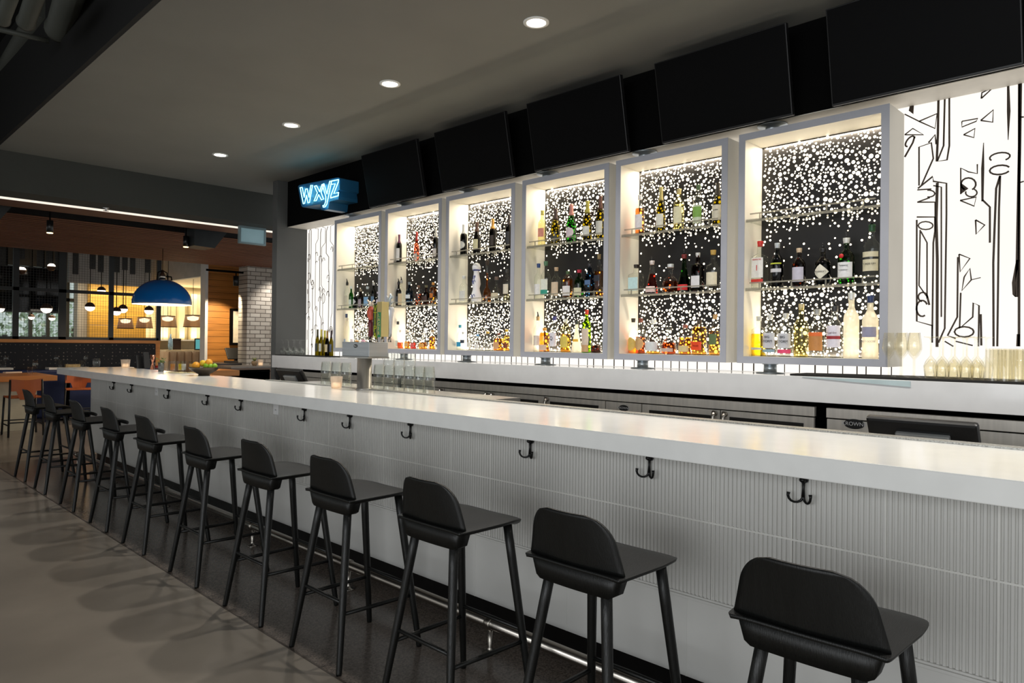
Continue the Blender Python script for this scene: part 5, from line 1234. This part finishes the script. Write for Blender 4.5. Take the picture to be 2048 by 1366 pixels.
def chair(x, y_, rz, lb):
    t = thing('leather_chair', lb, 'chair', (x, y_, 0), rz, 'tan leather dining chairs')
    M_l = mat('tan_leather', (176, 90, 42), .5, noise=.12, scale=5)
    M_k = mat('chair_black', (24, 24, 24), .5)
    for sx in (-1, 1):
        for sy in (-1, 1):
            m = MB(); m.tube([(sx*.21, sy*.22, 0), (sx*.19, sy*.19, .56 if sy > 0 else .80)], .014, 8); m.obj('leg', M_k, t)
    m = MB()
    for sx in (-1, 1): m.tube([(sx*.205, -.21, .16), (sx*.205, .21, .16)], .009, 6)
    m.tube([(-.205, -.215, .2), (.205, -.215, .2)], .009, 6); m.tube([(-.205, .215, .2), (.205, .215, .2)], .009, 6); m.obj('stretcher', M_k, t)
    rs = []; n = 10
    m = MB(); fr_ = [Vector((-.20+.40*i/n, -.19-.0-.05*math.sin(PI*i/n), .815-.02*math.sin(PI*i/n))) for i in range(n+1)]; lo = [Vector((-.20+.40*i/n, -.19-.04*math.sin(PI*i/n), .64-(.12 if 3 <= i <= 7 else 0))) for i in range(n+1)]
    m.verts_faces(fr_+lo+[p+Vector((0, .012, 0)) for p in fr_+lo], [(i, i+1, n+2+i, n+1+i) for i in range(n)]+[(2*n+2+i, 3*n+3+i, 3*n+4+i, 2*n+3+i) for i in range(n)]); m.obj('backrest', M_l, t)
    MB().box(-.20, .20, -.18, .20, .535, .56).obj('seat', M_l, t, bevel=.01)
    return t
cA = at(13, 875.6, Z=0)
chair(cA.x+.23, cA.y+.22, 0, 'tan leather chair with black frame facing the communal table')
chair(cA.x-.62, cA.y+.25, .1, 'tan leather chair cut by the frame, at the communal table')
cB = at(158, 790, Y=13.6); chair(cB.x, 13.6, 2.9, 'tan leather chair seen past the end of the bar, before the booth')
# glassware on the tables
BXY = at(98, 735.5, Z=.9).y+.14
def tb_glass(x, y_, z_, lb, kind='wine'):
    p = at(x, y_, Y=BXY if z_ > .85 else 13.1)
    prof = stem_glass(.21, .04, .55, False, .8) if kind == 'wine' else tumbler(.115, .034, .038)
    tag(MB().lathe(prof, seg=16, cap0=False, cap1=False).obj('wine_glass' if kind == 'wine' else 'water_glass', M_cg, loc=(p.x, p.y, z_+.001)), lb, 'glass')
tb_glass(70, 747, tz, 'wine glass on the timber communal table'); tb_glass(60, 746.5, tz, 'water glass beside the wine glass on the communal table', 'w')
tb_glass(112, 734, .9, 'wine glass on the white table at the dining end of the bar'); tb_glass(120, 734, .9, 'water glass on the white table at the dining end of the bar', 'w')
tb_glass(171, 733, .9, 'wine glass on the white table, beside the candle block'); tb_glass(163, 733, .9, 'water glass on the white table, beside the candle block', 'w')
tb_glass(12, 736, .9, 'wine glass on the white table at the frame edge'); tb_glass(6, 736, .9, 'water glass on the white table at the frame edge', 'w')
p = bt(193, 735); tag(MB().lathe([(.030, 0), (.036, .03), (.040, .06), (.033, .105), (.0315, .105), (.038, .06), (.034, .03), (.002, .008)], seg=16, cap0=False, cap1=False).obj('stemless_glass', M_cg, loc=(p.x, p.y, BT)), 'stemless glass holding amber light on the end of the bar top', 'glass')
p = at(145, 733, Y=BXY); tag(box(-.11, .11, -.04, .04, 0, .05).obj('condiment_box', mat('tan_box', (150, 130, 90), .7, noise=.3, scale=30), loc=(p.x, BXY, .901)), 'small tan condiment box on the white table', 'box')
p = at(25, 746, Z=tz); tag(box(-.12, .12, -.04, .04, 0, .02).obj('folded_napkin', mat('napkin', (236, 214, 190), .9, bump=.3), loc=(p.x, p.y, tz+.001), rz=.3), 'folded pale napkin on the communal table', 'napkin')
for q in (2.35, 4.0): lamp('cylinder_spot_beam', 'SPOT', (q, 10.2, 2.7), 16, (1, .84, .62), (math.radians(28), 0, 0), spot_size=math.radians(100), spot_blend=.7, shadow_soft_size=.03)

# ducts and sprinkler line in the open plenum over the camera side
du = [((150, -40), (118, 60), 24, 'wide grey round duct over the open plenum'), ((78, -30), (52, 45), 15, 'narrow grey pipe end next to the wide duct'), ((90, 15), (-60, 260), 20, 'long grey pipe crossing the open plenum'), ((30, -30), (5, 40), 12, 'short grey pipe at the corner of the plenum')]
PZ = [.30, .05, .62, -.1]
for (xa_, ya_), (xb_, yb_), rp, lb in du:
    Z_ = 3.45+PZ.pop(0); A = at(xa_, ya_, Z=Z_); Bp = at(xb_, yb_, Z=Z_)
    r = rp*A.length/F_PX*.8; tag(MB().tube([A, A+(Bp-A)*.96, A+(Bp-A)*.965, Bp], r, 18, rv=[r, r, r*1.12, r*1.12]).obj('ventilation_pipe', M_duct), lb, 'duct', 'pipes in the open plenum')
A = at(-5, 58, Z=3.6); Bp = at(98, 82, Z=3.6); tag(MB().tube([A, Bp], .02, 8).obj('support_rail', M_duct), 'thin dark rail below the plenum pipes', 'rail')
